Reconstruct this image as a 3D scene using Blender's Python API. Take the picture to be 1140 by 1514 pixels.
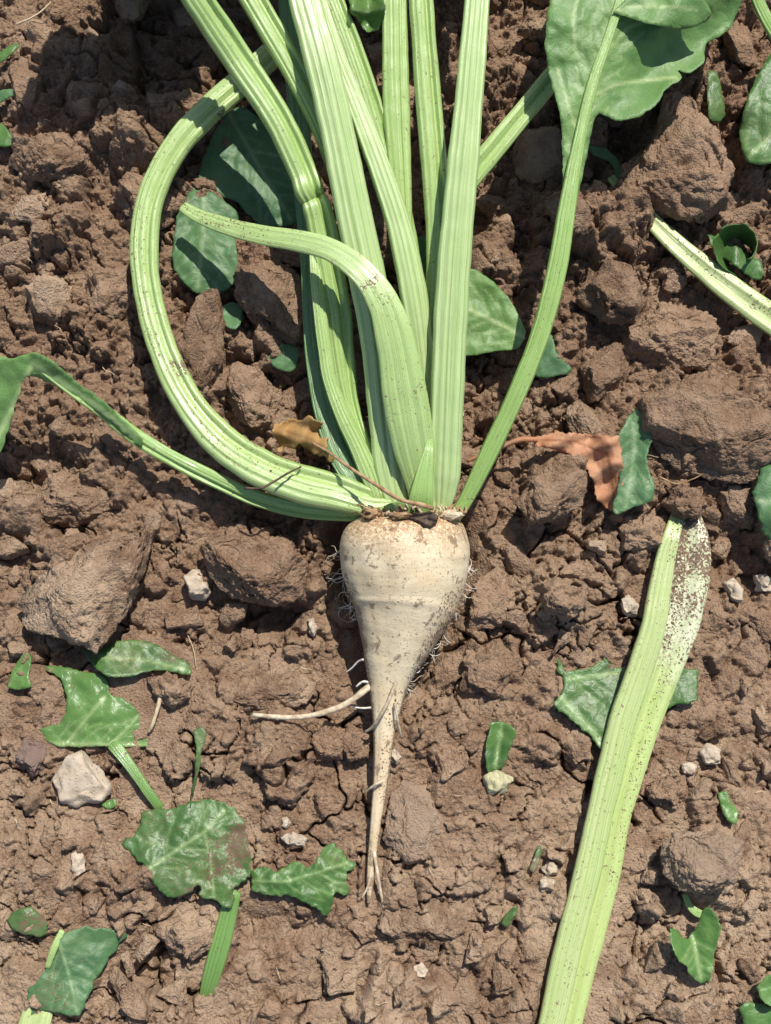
import bpy, bmesh, math, random
import numpy as np
from mathutils import Vector, Matrix, geometry

for _o in list(bpy.data.objects):
    bpy.data.objects.remove(_o)
scene = bpy.context.scene
COL = scene.collection
W_PX, H_PX, MPP = 1140.0, 1514.0, 0.0005          # photograph size; half a millimetre per pixel at the soil

# ------------------------------------------------------------------ camera, sky, sun, exposure
CAM_D, TILT = 0.92, math.radians(8.0)
HALF = H_PX * MPP / 2
cam = bpy.data.cameras.new('camera')
cam.sensor_fit = 'VERTICAL'; cam.sensor_height = 24.0
cam.lens = 12.0 * CAM_D / HALF
cam.clip_start = 0.01; cam.clip_end = 100.0
camo = bpy.data.objects.new('camera', cam); COL.objects.link(camo)
CAM_POS = np.array([0.0, -math.sin(TILT) * CAM_D, math.cos(TILT) * CAM_D])
camo.location = CAM_POS; camo.rotation_euler = (TILT, 0, 0)
scene.camera = camo

SUN_EL = math.radians(57.0)
SUN_AZ = Vector((0.40, 0.92)).normalized()        # horizontal direction towards the sun
world = bpy.data.worlds.new('World'); scene.world = world; world.use_nodes = True
wt = world.node_tree; wt.nodes.clear()
sky = wt.nodes.new('ShaderNodeTexSky'); sky.sky_type = 'NISHITA'; sky.sun_disc = False
sky.sun_elevation = SUN_EL; sky.sun_rotation = math.atan2(SUN_AZ.x, SUN_AZ.y)
bg = wt.nodes.new('ShaderNodeBackground'); bg.inputs[1].default_value = 0.105
wo = wt.nodes.new('ShaderNodeOutputWorld')
wt.links.new(sky.outputs[0], bg.inputs[0]); wt.links.new(bg.outputs[0], wo.inputs[0])
sun = bpy.data.lights.new('sun', 'SUN'); sun.energy = 4.6; sun.angle = math.radians(0.55); sun.color = (1.0, 0.955, 0.88)
suno = bpy.data.objects.new('sun', sun); COL.objects.link(suno)
_d = Vector((-SUN_AZ.x * math.cos(SUN_EL), -SUN_AZ.y * math.cos(SUN_EL), -math.sin(SUN_EL)))
suno.rotation_euler = _d.to_track_quat('-Z', 'Y').to_euler(); suno.location = (0.6, 1.3, 2.0)
scene.view_settings.view_transform = 'Standard'; scene.view_settings.look = 'None'
scene.view_settings.exposure = 0.32; scene.view_settings.gamma = 1.0

# ------------------------------------------------------------------ numeric helpers
_ct, _st = math.cos(TILT), math.sin(TILT)
_K = 2 * HALF / CAM_D / H_PX
def P(px, py, z):
    """world point at height z (m) above the soil datum for a place read off the photograph"""
    px = np.asarray(px, float); py = np.asarray(py, float); z = np.asarray(z, float)
    a = (px - W_PX / 2) * _K; b = -(py - H_PX / 2) * _K
    dx = a; dy = b * _ct + _st; dz = b * _st - _ct
    t = (z - CAM_POS[2]) / dz
    return np.stack([CAM_POS[0] + dx * t, CAM_POS[1] + dy * t, np.broadcast_to(z, dx.shape) + 0 * t], -1)
def to_px(x, y, z=0.0):
    vx = np.asarray(x) - CAM_POS[0]; vy = np.asarray(y) - CAM_POS[1]; vz = np.asarray(z) - CAM_POS[2]
    cy = vy * _ct + vz * _st; cz = -vy * _st + vz * _ct
    return vx / -cz / _K + W_PX / 2, H_PX / 2 - cy / -cz / _K
def mpp(px, py, z):
    return float(P(px + 1, py, z)[0] - P(px, py, z)[0])

_perm = {}
def _tab(seed):
    if seed not in _perm:
        r = np.random.RandomState(seed)
        p = r.permutation(512); ang = r.rand(512) * 2 * np.pi
        g3 = r.randn(512, 3); g3 /= np.linalg.norm(g3, axis=1)[:, None]
        _perm[seed] = (p, np.cos(ang), np.sin(ang), g3)
    return _perm[seed]
def noise2(x, y, seed=0):
    p, gx, gy, _ = _tab(seed)
    x = np.asarray(x, float); y = np.asarray(y, float)
    xi = np.floor(x).astype(int); yi = np.floor(y).astype(int)
    xf = x - xi; yf = y - yi
    u = xf * xf * xf * (xf * (xf * 6 - 15) + 10); v = yf * yf * yf * (yf * (yf * 6 - 15) + 10)
    def g(ix, iy, fx, fy):
        h = p[(p[ix & 511] + iy) & 511]
        return gx[h] * fx + gy[h] * fy
    n00 = g(xi, yi, xf, yf); n10 = g(xi + 1, yi, xf - 1, yf)
    n01 = g(xi, yi + 1, xf, yf - 1); n11 = g(xi + 1, yi + 1, xf - 1, yf - 1)
    return 1.5 * ((n00 * (1 - u) + n10 * u) * (1 - v) + (n01 * (1 - u) + n11 * u) * v)
def fbm2(x, y, seed=0, octaves=4, gain=0.5):
    s = 0; a = 1.0; f = 1.0
    for k in range(octaves):
        s = s + a * noise2(np.asarray(x) * f + 17.3 * k, np.asarray(y) * f - 9.1 * k, seed + k); a *= gain; f *= 2.03
    return s
def noise3(v, seed=0):
    p, _, _, g3 = _tab(seed)
    vi = np.floor(v).astype(int); f = v - vi
    w = f * f * f * (f * (f * 6 - 15) + 10)
    out = 0
    for dx in (0, 1):
        for dy in (0, 1):
            for dz in (0, 1):
                h = p[(p[(p[(vi[:, 0] + dx) & 511] + vi[:, 1] + dy) & 511] + vi[:, 2] + dz) & 511]
                d = g3[h, 0] * (f[:, 0] - dx) + g3[h, 1] * (f[:, 1] - dy) + g3[h, 2] * (f[:, 2] - dz)
                out = out + d * (w[:, 0] if dx else 1 - w[:, 0]) * (w[:, 1] if dy else 1 - w[:, 1]) * (w[:, 2] if dz else 1 - w[:, 2])
    return out * 1.6
def fbm3(v, seed=0, octaves=4, gain=0.5):
    s = 0; a = 1.0; f = 1.0
    for k in range(octaves):
        s = s + a * noise3(v * f + 7.7 * k, seed + k); a *= gain; f *= 2.03
    return s
def worley3(v, seed=0):
    p, _, _, g3 = _tab(seed); jit = np.abs(g3 * 7.31) % 1.0
    vi = np.floor(v).astype(int); d = np.full(len(v), 9.0)
    for dx in (-1, 0, 1):
        for dy in (-1, 0, 1):
            for dz in (-1, 0, 1):
                h = p[(p[(p[(vi[:, 0] + dx) & 511] + vi[:, 1] + dy) & 511] + vi[:, 2] + dz) & 511]
                q = vi + [dx, dy, dz] + jit[h] - v
                d = np.minimum(d, (q * q).sum(1))
    return np.sqrt(d)
def worley2(x, y, seed=0):
    p, gx_, gy_, _ = _tab(seed); xi = np.floor(x).astype(int); yi = np.floor(y).astype(int); d = np.full(x.shape, 9.0)
    for a in (-1, 0, 1):
        for b in (-1, 0, 1):
            h = p[(p[(xi + a) & 511] + yi + b) & 511]
            d = np.minimum(d, (xi + a + 0.5 + 0.5 * gx_[h] - x) ** 2 + (yi + b + 0.5 + 0.5 * gy_[h] - y) ** 2)
    return np.sqrt(d)
def catmull(pts, n):
    pts = np.asarray(pts, float)
    seg = np.r_[0, np.cumsum(np.sqrt(np.linalg.norm(np.diff(pts[:, :2], axis=0), axis=1) + 1e-6))]
    ext = np.vstack([2 * pts[0] - pts[1], pts, 2 * pts[-1] - pts[-2]])
    t = np.linspace(0, seg[-1], n)
    i = np.clip(np.searchsorted(seg, t, 'right') - 1, 0, len(pts) - 2)
    u = ((t - seg[i]) / (seg[i + 1] - seg[i]))[:, None]
    p0, p1, p2, p3 = ext[i], ext[i + 1], ext[i + 2], ext[i + 3]
    return 0.5 * (2 * p1 + (p2 - p0) * u + (2 * p0 - 5 * p1 + 4 * p2 - p3) * u ** 2 + (3 * p1 - p0 - 3 * p2 + p3) * u ** 3)
def seg_dist(x, y, poly):
    """distance from points to an open polyline, in its own units"""
    d = np.full(np.shape(x), 1e9)
    for (x0, y0), (x1, y1) in zip(poly[:-1], poly[1:]):
        L = (x1 - x0) ** 2 + (y1 - y0) ** 2 + 1e-9
        t = np.clip(((x - x0) * (x1 - x0) + (y - y0) * (y1 - y0)) / L, 0, 1)
        d = np.minimum(d, np.hypot(x - x0 - t * (x1 - x0), y - y0 - t * (y1 - y0)))
    return d
def inside(x, y, poly):
    c = np.zeros(np.shape(x), bool); n = len(poly)
    for i in range(n):
        x0, y0 = poly[i][:2]; x1, y1 = poly[(i + 1) % n][:2]
        if y0 == y1: continue
        c ^= ((y0 > y) != (y1 > y)) & (x < (x1 - x0) * (y - y0) / (y1 - y0) + x0)
    return c
def smooth(a, b, x):
    t = np.clip((x - a) / (b - a), 0, 1); return t * t * (3 - 2 * t)

# ------------------------------------------------------------------ materials
class NT:
    def __init__(s, name):
        s.m = bpy.data.materials.new(name); s.m.use_nodes = True
        s.t = s.m.node_tree; s.t.nodes.clear()
        s.out = s.t.nodes.new('ShaderNodeOutputMaterial')
    def n(s, kind, **kw):
        nd = s.t.nodes.new('ShaderNode' + kind)
        for k, v in kw.items():
            if k.startswith('i_'):
                key = k[2:]; key = int(key) if key.isdigit() else key.replace('_', ' ')
                if hasattr(v, 'is_output') or isinstance(v, bpy.types.NodeSocket): s.t.links.new(v, nd.inputs[key])
                else: nd.inputs[key].default_value = v
            else: setattr(nd, k, v)
        return nd
    def noise(s, vec, scale, detail=4.0, rough=0.55, dist=0.0):
        return s.n('TexNoise', i_Vector=vec, i_Scale=scale, i_Detail=detail, i_Roughness=rough, i_Distortion=dist).outputs[0]
    def vor(s, vec, scale, feature='F1'):
        return s.n('TexVoronoi', feature=feature, i_Vector=vec, i_Scale=scale).outputs[0]
    def math(s, op, a, b=0.0, c=0.0, clamp=False):
        return s.n('Math', operation=op, use_clamp=clamp, i_0=a, i_1=b, i_2=c).outputs[0]
    def step(s, x, lo, hi):
        return s.n('MapRange', interpolation_type='SMOOTHSTEP', i_0=x, i_1=lo, i_2=hi).outputs[0]
    def mix(s, f, a, b):
        nd = s.n('Mix', data_type='RGBA')
        for idx, v in ((0, f), (6, a), (7, b)):
            if isinstance(v, bpy.types.NodeSocket): s.t.links.new(v, nd.inputs[idx])
            else: nd.inputs[idx].default_value = (tuple(v) + (1.0,)) if isinstance(v, (tuple, list)) else v
        return nd.outputs[2]
    def bump(s, h, strength, dist, normal=None):
        nd = s.n('Bump', i_Height=h, i_Strength=strength, i_Distance=dist)
        if normal is not None: s.t.links.new(normal, nd.inputs['Normal'])
        return nd.outputs[0]
    def finish(s, color, rough, normal=None, spec=0.5, transl=None, transl_w=0.0, **kw):
        b = s.n('BsdfPrincipled')
        for key, v in (('Base Color', color), ('Roughness', rough), ('Specular IOR Level', spec)) + tuple((k.replace('_', ' '), v) for k, v in kw.items()):
            if isinstance(v, bpy.types.NodeSocket): s.t.links.new(v, b.inputs[key])
            else: b.inputs[key].default_value = (tuple(v) + (1.0,)) if (isinstance(v, tuple) and key == 'Base Color') else v
        if normal is not None: s.t.links.new(normal, b.inputs['Normal'])
        sh = b.outputs[0]
        if transl is not None:
            tr = s.n('BsdfTranslucent')
            s.t.links.new(transl, tr.inputs[0]) if isinstance(transl, bpy.types.NodeSocket) else setattr(tr.inputs[0], 'default_value', tuple(transl) + (1.0,))
            mx = s.n('MixShader', i_0=transl_w); s.t.links.new(sh, mx.inputs[1]); s.t.links.new(tr.outputs[0], mx.inputs[2]); sh = mx.outputs[0]
        s.t.links.new(sh, s.out.inputs[0])
        return s.m

SOIL_A, SOIL_B, SOIL_DRY = (0.158, 0.095, 0.059), (0.284, 0.184, 0.118), (0.398, 0.291, 0.198)
def soil_color(t, pos, dry, per_object=False):
    big = t.noise(pos, 9.0, 3.0); mid = t.noise(pos, 60.0, 5.0, 0.6); fine = t.noise(pos, 480.0, 3.0, 0.75)
    f = t.math('ADD', t.math('MULTIPLY', mid, 0.40), t.math('MULTIPLY', fine, 0.60))
    if per_object:
        rnd = t.n('ObjectInfo').outputs['Random']
        f = t.math('ADD', f, t.math('MULTIPLY_ADD', rnd, 0.22, -0.10))
    c = t.mix(t.step(f, 0.30, 0.70), SOIL_A, SOIL_B)
    dm = t.math('MULTIPLY', t.step(t.math('ADD', t.math('MULTIPLY', big, 0.6), t.math('MULTIPLY', mid, 0.55)), 0.42, 0.74), dry, clamp=True)
    c = t.mix(dm, c, SOIL_DRY)
    # scattered pale mineral grains and dark organic grains
    g = t.n('TexVoronoi', i_Vector=pos, i_Scale=420.0)
    pick = t.n('SeparateColor', i_0=g.outputs['Color'])
    grain = t.math('MULTIPLY', t.step(g.outputs[0], 0.34, 0.20), t.step(pick.outputs[0], 0.92, 0.95))
    c = t.mix(t.math('MULTIPLY', grain, 0.5), c, (0.44, 0.35, 0.25))
    dark = t.math('MULTIPLY', t.step(g.outputs[0], 0.40, 0.25), t.step(pick.outputs[1], 0.90, 0.93))
    return t.mix(t.math('MULTIPLY', dark, 0.6), c, (0.055, 0.036, 0.026))
def soil_bump(t, pos, k=1.0):
    h = t.math('ADD', t.noise(pos, 430.0, 3.0, 0.7), t.math('MULTIPLY', t.vor(pos, 700.0), -0.35))
    return t.bump(h, 1.0 * k, 0.0022)
def mat_ground():
    t = NT('tilled_soil'); pos = t.n('NewGeometry').outputs['Position']
    dry = t.n('Attribute', attribute_name='dry').outputs['Fac']
    return t.finish(soil_color(t, pos, dry), 0.95, soil_bump(t, pos), spec=0.12)
def mat_clod(name, dry=0.4, tint=None, k=1.0):
    t = NT(name); pos = t.n('NewGeometry').outputs['Position']
    c = soil_color(t, pos, dry, True)
    if tint: c = t.mix(0.75, c, tint)
    return t.finish(c, 0.95, soil_bump(t, pos, k), spec=0.12)
def mat_stone(name, c0, c1):
    t = NT(name); pos = t.n('NewGeometry').outputs['Position']
    n1 = t.noise(pos, 140.0, 6.0, 0.65)
    c = t.mix(t.step(n1, 0.3, 0.7), c0, c1)
    c = t.mix(t.math('MULTIPLY', t.step(t.noise(pos, 75.0, 5.0, 0.7), 0.56, 0.72), 0.75), c, SOIL_B)
    h = t.math('ADD', n1, t.math('MULTIPLY', t.step(t.vor(pos, 330.0), 0.05, 0.32), 0.6))
    return t.finish(c, 0.9, t.bump(h, 0.6, 0.0016), spec=0.2)
def dirt_on(t, c, rough, pos, amount, speck=1.0):
    if amount <= 0: return c, rough
    patch = t.step(t.noise(pos, 34.0, 4.0, 0.6), 0.62 - 0.30 * amount, 0.86 - 0.34 * amount)
    grain = t.noise(pos, 620.0, 3.0, 0.7)
    m = t.step(t.math('ADD', grain, t.math('MULTIPLY', patch, 0.24)), 0.635, 0.70)
    sp = t.math('MULTIPLY', t.step(t.noise(pos, 380.0, 2.0, 0.6), 0.69 - 0.02 * speck, 0.72 - 0.02 * speck), 0.9)
    m = t.math('MAXIMUM', m, sp)
    return t.mix(m, c, SOIL_A), t.math('MAXIMUM', t.math('MULTIPLY', m, 0.9), rough)
def mat_stalk(name, light, mid, dark, dirt=0.0, rough=0.25, sheen=0.65, streak=1.0, inner=None):
    t = NT(name); uv = t.n('UVMap').outputs[0]; pos = t.n('NewGeometry').outputs['Position']
    def mp(sx, sy): return t.n('Mapping', i_0=uv, i_3=(sx, sy, 1)).outputs[0]
    s1 = t.noise(mp(26.0, 5.0), 1.0, 3.0, 0.6); s2 = t.noise(mp(90.0, 9.0), 1.0, 3.0, 0.6)
    blot = t.noise(pos, 26.0, 3.0); cross = t.noise(mp(14.0, 340.0), 1.0, 3.0, 0.6)
    c = t.mix(t.step(s1, 0.34, 0.66), mid, light)
    c = t.mix(t.math('MULTIPLY', t.step(s2, 0.52, 0.70), 0.55 * streak), c, dark)
    c = t.mix(t.math('MULTIPLY', t.step(blot, 0.5, 0.75), 0.35), c, mid)
    c = t.mix(t.math('MULTIPLY', t.step(cross, 0.45, 0.75), 0.16), c, light)
    thin = t.step(t.math('ABSOLUTE', t.math('SUBTRACT', t.noise(mp(48.0, 1.4), 1.0, 1.0), 0.5)), 0.012, 0.003)
    c = t.mix(t.math('MULTIPLY', thin, 0.6 * streak), c, tuple(x * 0.5 for x in dark))
    r = t.math('ADD', rough - 0.06, t.math('MULTIPLY', blot, 0.16))
    if inner:                                                          # opened, whitish end of a torn stalk, caked with soil grains
        v = t.n('SeparateXYZ', i_0=uv).outputs[1]
        im = t.step(t.math('ADD', v, t.math('MULTIPLY', t.noise(pos, 60.0, 3.0), 0.06)), inner[1] + 0.03, inner[0] + 0.03)
        c = t.mix(im, c, t.mix(t.step(blot, 0.35, 0.6), (0.44, 0.48, 0.26), (0.58, 0.60, 0.41)))
        cake = t.math('MULTIPLY', t.step(t.math('ADD', t.noise(pos, 480.0, 4.0, 0.7), t.math('ADD', t.math('MULTIPLY', t.noise(pos, 45.0, 3.0), 0.55), t.math('MULTIPLY', t.step(v, 0.10, 0.0), 0.155))), 0.80, 0.86), t.step(v, inner[1] + 0.02, inner[0]))
        c = t.mix(cake, c, SOIL_A); r = t.math('MAXIMUM', r, t.math('MULTIPLY', cake, 0.9))
    scuff = t.math('MULTIPLY', t.step(t.noise(mp(9.0, 26.0), 1.0, 5.0, 0.7), 0.64, 0.74), 0.55)
    c = t.mix(scuff, c, (0.27, 0.25, 0.085))
    c, r = dirt_on(t, c, r, pos, dirt)
    h = t.math('ADD', t.math('MULTIPLY', s1, 0.7), t.math('ADD', t.math('MULTIPLY', s2, 0.35), t.math('MULTIPLY', cross, 0.16)))
    return t.finish(c, r, t.bump(h, 0.55, 0.0012), spec=sheen, Coat_Weight=0.12, Coat_Roughness=0.18)
def mat_leaf(name, c0, c1, vein, dust=0.2, rough=0.34, spec=0.5, transl=None):
    t = NT(name); pos = t.n('NewGeometry').outputs['Position']
    va = t.n('Attribute', attribute_name='vein').outputs['Fac']
    n1 = t.noise(pos, 40.0, 4.0); net = t.vor(pos, 210.0, 'DISTANCE_TO_EDGE')
    c = t.mix(t.step(n1, 0.32, 0.68), c0, c1)
    c = t.mix(t.math('MULTIPLY', t.step(net, 0.06, 0.0), 0.13), c, vein)
    c = t.mix(va, c, vein)
    r = t.math('ADD', rough, t.math('MULTIPLY', t.noise(pos, 90.0, 3.0), 0.2))
    tc = t.mix(0.5, c, (c1[0] * 2.2, c1[1] * 2.0, c1[2] * 0.9))
    c, r = dirt_on(t, c, r, pos, dust, 0.5)
    if dust > 0:
        film = t.math('MULTIPLY', t.step(t.noise(pos, 22.0, 5.0, 0.6), 0.46, 0.80), min(0.45, dust * 0.6))
        c = t.mix(film, c, SOIL_DRY); r = t.math('MAXIMUM', r, t.math('MULTIPLY', film, 0.9))
    h = t.math('ADD', t.math('MULTIPLY', t.step(net, 0.0, 0.16), 0.5), t.noise(pos, 330.0, 3.0))
    return t.finish(c, r, t.bump(h, 0.22, 0.0009), spec=spec, transl=tc, transl_w=0.22)

M = {}
M['ground'] = mat_ground()
M['clod'] = mat_clod('crumbly_soil', 0.35)
M['dry_clod'] = mat_clod('dry_soil', 0.95)
M['grey_clod'] = mat_clod('grey_clay', 0.3, (0.29, 0.212, 0.15), 0.9)
M['dark_clod'] = mat_clod('purple_clay', 0.1, (0.16, 0.115, 0.10), 0.6)
M['pale_stone'] = mat_stone('pale_chalky_stone', (0.36, 0.285, 0.205), (0.50, 0.42, 0.32))
M['green_stone'] = mat_stone('greenish_stone', (0.36, 0.34, 0.19), (0.47, 0.43, 0.27))
LT, MD, DK = (0.42, 0.54, 0.22), (0.28, 0.43, 0.115), (0.14, 0.27, 0.045)
M['stalk'] = mat_stalk('fresh_stalk', LT, MD, DK, 0.03)
M['stalk_pale'] = mat_stalk('pale_stalk', (0.50, 0.60, 0.30), (0.345, 0.485, 0.17), (0.185, 0.325, 0.07), 0.0)
M['stalk_dirty'] = mat_stalk('soil_specked_stalk', LT, (0.30, 0.43, 0.13), (0.17, 0.29, 0.06), 0.33)
M['stalk_green'] = mat_stalk('mid_green_stalk', (0.33, 0.47, 0.15), (0.215, 0.365, 0.085), (0.115, 0.235, 0.04), 0.04)
M['stalk_mid'] = mat_stalk('dull_green_stalk', (0.20, 0.34, 0.09), (0.13, 0.26, 0.06), (0.07, 0.16, 0.03), 0.22)
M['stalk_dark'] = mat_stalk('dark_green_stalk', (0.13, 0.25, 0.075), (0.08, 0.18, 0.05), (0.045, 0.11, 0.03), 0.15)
M['stalk_cut'] = mat_stalk('limp_cut_stalk', (0.47, 0.53, 0.25), (0.345, 0.455, 0.15), (0.22, 0.33, 0.085), 0.24)
M['stalk_inner'] = mat_stalk('opened_inner_stalk', (0.45, 0.53, 0.21), (0.37, 0.485, 0.145), (0.27, 0.40, 0.10), 0.26, 0.45, inner=(0.10, 0.16))
M['leaf'] = mat_leaf('glossy_leaf', (0.048, 0.125, 0.026), (0.082, 0.185, 0.038), (0.25, 0.37, 0.14), 0.22, 0.34)
M['leaf_fresh'] = mat_leaf('fresh_leaf', (0.085, 0.19, 0.045), (0.125, 0.25, 0.06), (0.29, 0.40, 0.16), 0.10, 0.28)
M['leaf_dusty'] = mat_leaf('dusty_leaf', (0.05, 0.125, 0.028), (0.082, 0.175, 0.04), (0.25, 0.35, 0.14), 0.55, 0.34)
M['leaf_under'] = mat_leaf('leaf_underside', (0.11, 0.225, 0.06), (0.155, 0.285, 0.08), (0.36, 0.47, 0.2), 0.0, 0.42)
M['leaf_blue'] = mat_leaf('bluish_leaf', (0.062, 0.155, 0.06), (0.095, 0.205, 0.075), (0.22, 0.33, 0.15), 0.14, 0.42)
M['sheath'] = mat_leaf('stalk_sheath', (0.20, 0.33, 0.09), (0.27, 0.40, 0.12), (0.35, 0.45, 0.2), 0.0, 0.36)
M['dry_leaf'] = mat_leaf('withered_orange_leaf', (0.44, 0.20, 0.095), (0.56, 0.33, 0.195), (0.30, 0.12, 0.055), 0.10, 0.6)
M['brown_leaf'] = mat_leaf('withered_brown_leaf', (0.38, 0.22, 0.075), (0.46, 0.29, 0.11), (0.24, 0.13, 0.045), 0.25, 0.6)
def mat_fibre(name, c0, c1):
    t = NT(name); pos = t.n('NewGeometry').outputs['Position']
    n = t.noise(pos, 180.0, 4.0, 0.65)
    return t.finish(t.mix(t.step(n, 0.35, 0.65), c0, c1), 0.7, t.bump(n, 0.5, 0.001), spec=0.3)
M['rootlet'] = mat_fibre('pale_rootlet', (0.36, 0.27, 0.17), (0.60, 0.51, 0.37))
M['white_hair'] = mat_fibre('white_root_hair', (0.62, 0.57, 0.47), (0.78, 0.74, 0.65))
M['dry_fibre'] = mat_fibre('dry_fibre', (0.22, 0.12, 0.055), (0.40, 0.27, 0.15))
M['straw'] = mat_fibre('straw', (0.40, 0.30, 0.18), (0.56, 0.45, 0.30))
M['stub'] = mat_fibre('rotten_stub', (0.035, 0.024, 0.018), (0.13, 0.085, 0.055))
def mat_beet():
    t = NT('beet_skin'); uv = t.n('UVMap').outputs[0]; pos = t.n('NewGeometry').outputs['Position']
    along = t.n('SeparateXYZ', i_0=uv).outputs[1]                       # metres below the crown
    def mp(sx, sy): return t.n('Mapping', i_0=uv, i_3=(sx, sy, 1)).outputs[0]
    ring = t.noise(mp(2.2, 190.0), 1.0, 4.0, 0.6); ring2 = t.noise(mp(3.0, 60.0), 1.0, 3.0, 0.55)
    blot = t.noise(pos, 32.0, 5.0, 0.6); fine = t.noise(pos, 420.0, 4.0, 0.65)
    c = t.mix(t.step(blot, 0.32, 0.70), (0.575, 0.455, 0.285), (0.71, 0.605, 0.415))
    c = t.mix(t.math('MULTIPLY', t.step(ring, 0.52, 0.75), 0.16), c, (0.52, 0.40, 0.25))
    # russet scurf round the shoulder, soil smears further down
    top = t.step(along, 0.040, 0.006)
    rus = t.math('MULTIPLY', t.step(t.math('ADD', fine, t.math('MULTIPLY', blot, 0.35)), 0.56, 0.70), top)
    c = t.mix(t.math('MULTIPLY', rus, 0.85), c, (0.30, 0.15, 0.06))
    low = t.step(along, 0.11, 0.26)
    c = t.mix(t.math('MULTIPLY', low, 0.45), c, (0.45, 0.31, 0.18))
    patch = t.noise(pos, 88.0, 5.0, 0.68, 0.3)
    sm = t.step(t.math('ADD', t.math('ADD', patch, t.math('MULTIPLY', low, 0.08)), t.math('MULTIPLY', fine, 0.16)), 0.655, 0.735)
    sp = t.step(t.noise(pos, 700.0, 2.0, 0.6), 0.635, 0.68)
    sp2 = t.math('MULTIPLY', t.step(t.noise(pos, 300.0, 2.0, 0.6), 0.70, 0.73), 0.9)
    side = t.n('Attribute', attribute_name='soiled').outputs['Fac']
    sd = t.step(t.math('ADD', side, t.math('MULTIPLY', t.math('SUBTRACT', t.math('ADD', t.math('MULTIPLY', patch, 0.7), t.math('MULTIPLY', fine, 0.6)), 0.65), 2.2)), 0.42, 0.62)
    m = t.math('MAXIMUM', t.math('MAXIMUM', sm, sp2), t.math('MAXIMUM', t.math('MULTIPLY', sp, 0.85), sd))
    c = t.mix(t.math('MULTIPLY', m, 0.72), c, (0.155, 0.092, 0.052))
    h = t.math('ADD', t.math('MULTIPLY', ring, 0.35), t.math('ADD', t.math('MULTIPLY', ring2, 0.4), t.math('ADD', t.math('MULTIPLY', fine, 0.25), t.math('MULTIPLY', m, 0.5))))
    return t.finish(c, t.math('MULTIPLY_ADD', m, 0.35, 0.55), t.bump(h, 0.5, 0.0018), spec=0.35)
M['beet'] = mat_beet()

# ------------------------------------------------------------------ object helpers
def mesh_obj(name, verts, faces, mat, parent=None, uvs=None, attrs=None, smooth_sh=True):
    me = bpy.data.meshes.new(name)
    verts = np.asarray(verts, np.float32); faces = np.asarray(faces, np.int32)
    k = faces.shape[1]
    me.vertices.add(len(verts)); me.vertices.foreach_set('co', verts.ravel())
    me.loops.add(faces.size); me.loops.foreach_set('vertex_index', faces.ravel())
    me.polygons.add(len(faces)); me.polygons.foreach_set('loop_start', np.arange(len(faces), dtype=np.int32) * k)
    me.polygons.foreach_set('loop_total', np.full(len(faces), k, np.int32))
    me.update(calc_edges=True)
    if uvs is not None:
        l = me.uv_layers.new(name='UVMap'); l.data.foreach_set('uv', np.asarray(uvs, np.float32)[faces.ravel()].ravel())
    for an, av in (attrs or {}).items():
        a = me.attributes.new(an, 'FLOAT', 'POINT'); a.data.foreach_set('value', np.asarray(av, np.float32))
    me.polygons.foreach_set('use_smooth', np.full(len(faces), smooth_sh))
    me.materials.append(mat); me.validate()
    o = bpy.data.objects.new(name, me); COL.objects.link(o)
    if parent is not None: o.parent = parent
    return o
def rebase(o, at):
    """move a mesh object's origin to a world point without moving its geometry"""
    o.data.transform(Matrix.Translation(-Vector(at))); o.location = at
def tag(o, label, cat, group=None):
    o['label'] = label; o['category'] = cat
    if group: o['group'] = group
    return o
def empty(name, loc):
    o = bpy.data.objects.new(name, None); COL.objects.link(o); o.location = loc; o.empty_display_size = 0.02
    return o
def adopt(child, parent):
    child.parent = parent; child.matrix_parent_inverse = Matrix.Translation(-Vector(_wloc(parent)))
def _wloc(o):
    v = Vector(o.location)
    return v if o.parent is None else v

# ------------------------------------------------------------------ the soil as one relief sheet
RES = 0.0009
X0, X1, Y0, Y1 = -0.345, 0.345, -0.435, 0.475
NX = int((X1 - X0) / RES) + 1; NY = int((Y1 - Y0) / RES) + 1
gx = X0 + np.arange(NX) * RES; gy = Y0 + np.arange(NY) * RES
GX, GY = np.meshgrid(gx, gy)
PXg, PYg = to_px(GX, GY, 0.0)
rng = np.random.RandomState(11)
def bump_px(cx, cy, rx, ry, h, ang=0.0, pw=2.0):
    c, s = math.cos(math.radians(ang)), math.sin(math.radians(ang))
    u = ((PXg - cx) * c + (PYg - cy) * s) / rx; v = (-(PXg - cx) * s + (PYg - cy) * c) / ry
    return h * 0.001 * np.exp(-(u * u + v * v) ** (pw / 2))
rough_map = 0.42 + 0.58 * smooth(1150, 620, PYg + 90 * noise2(GX * 7, GY * 7, 3))      # cloddy above, crusted below
hm = 0.007 * fbm2(GX * 9, GY * 9, 21, 3) * (0.4 + 0.6 * rough_map)
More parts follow.
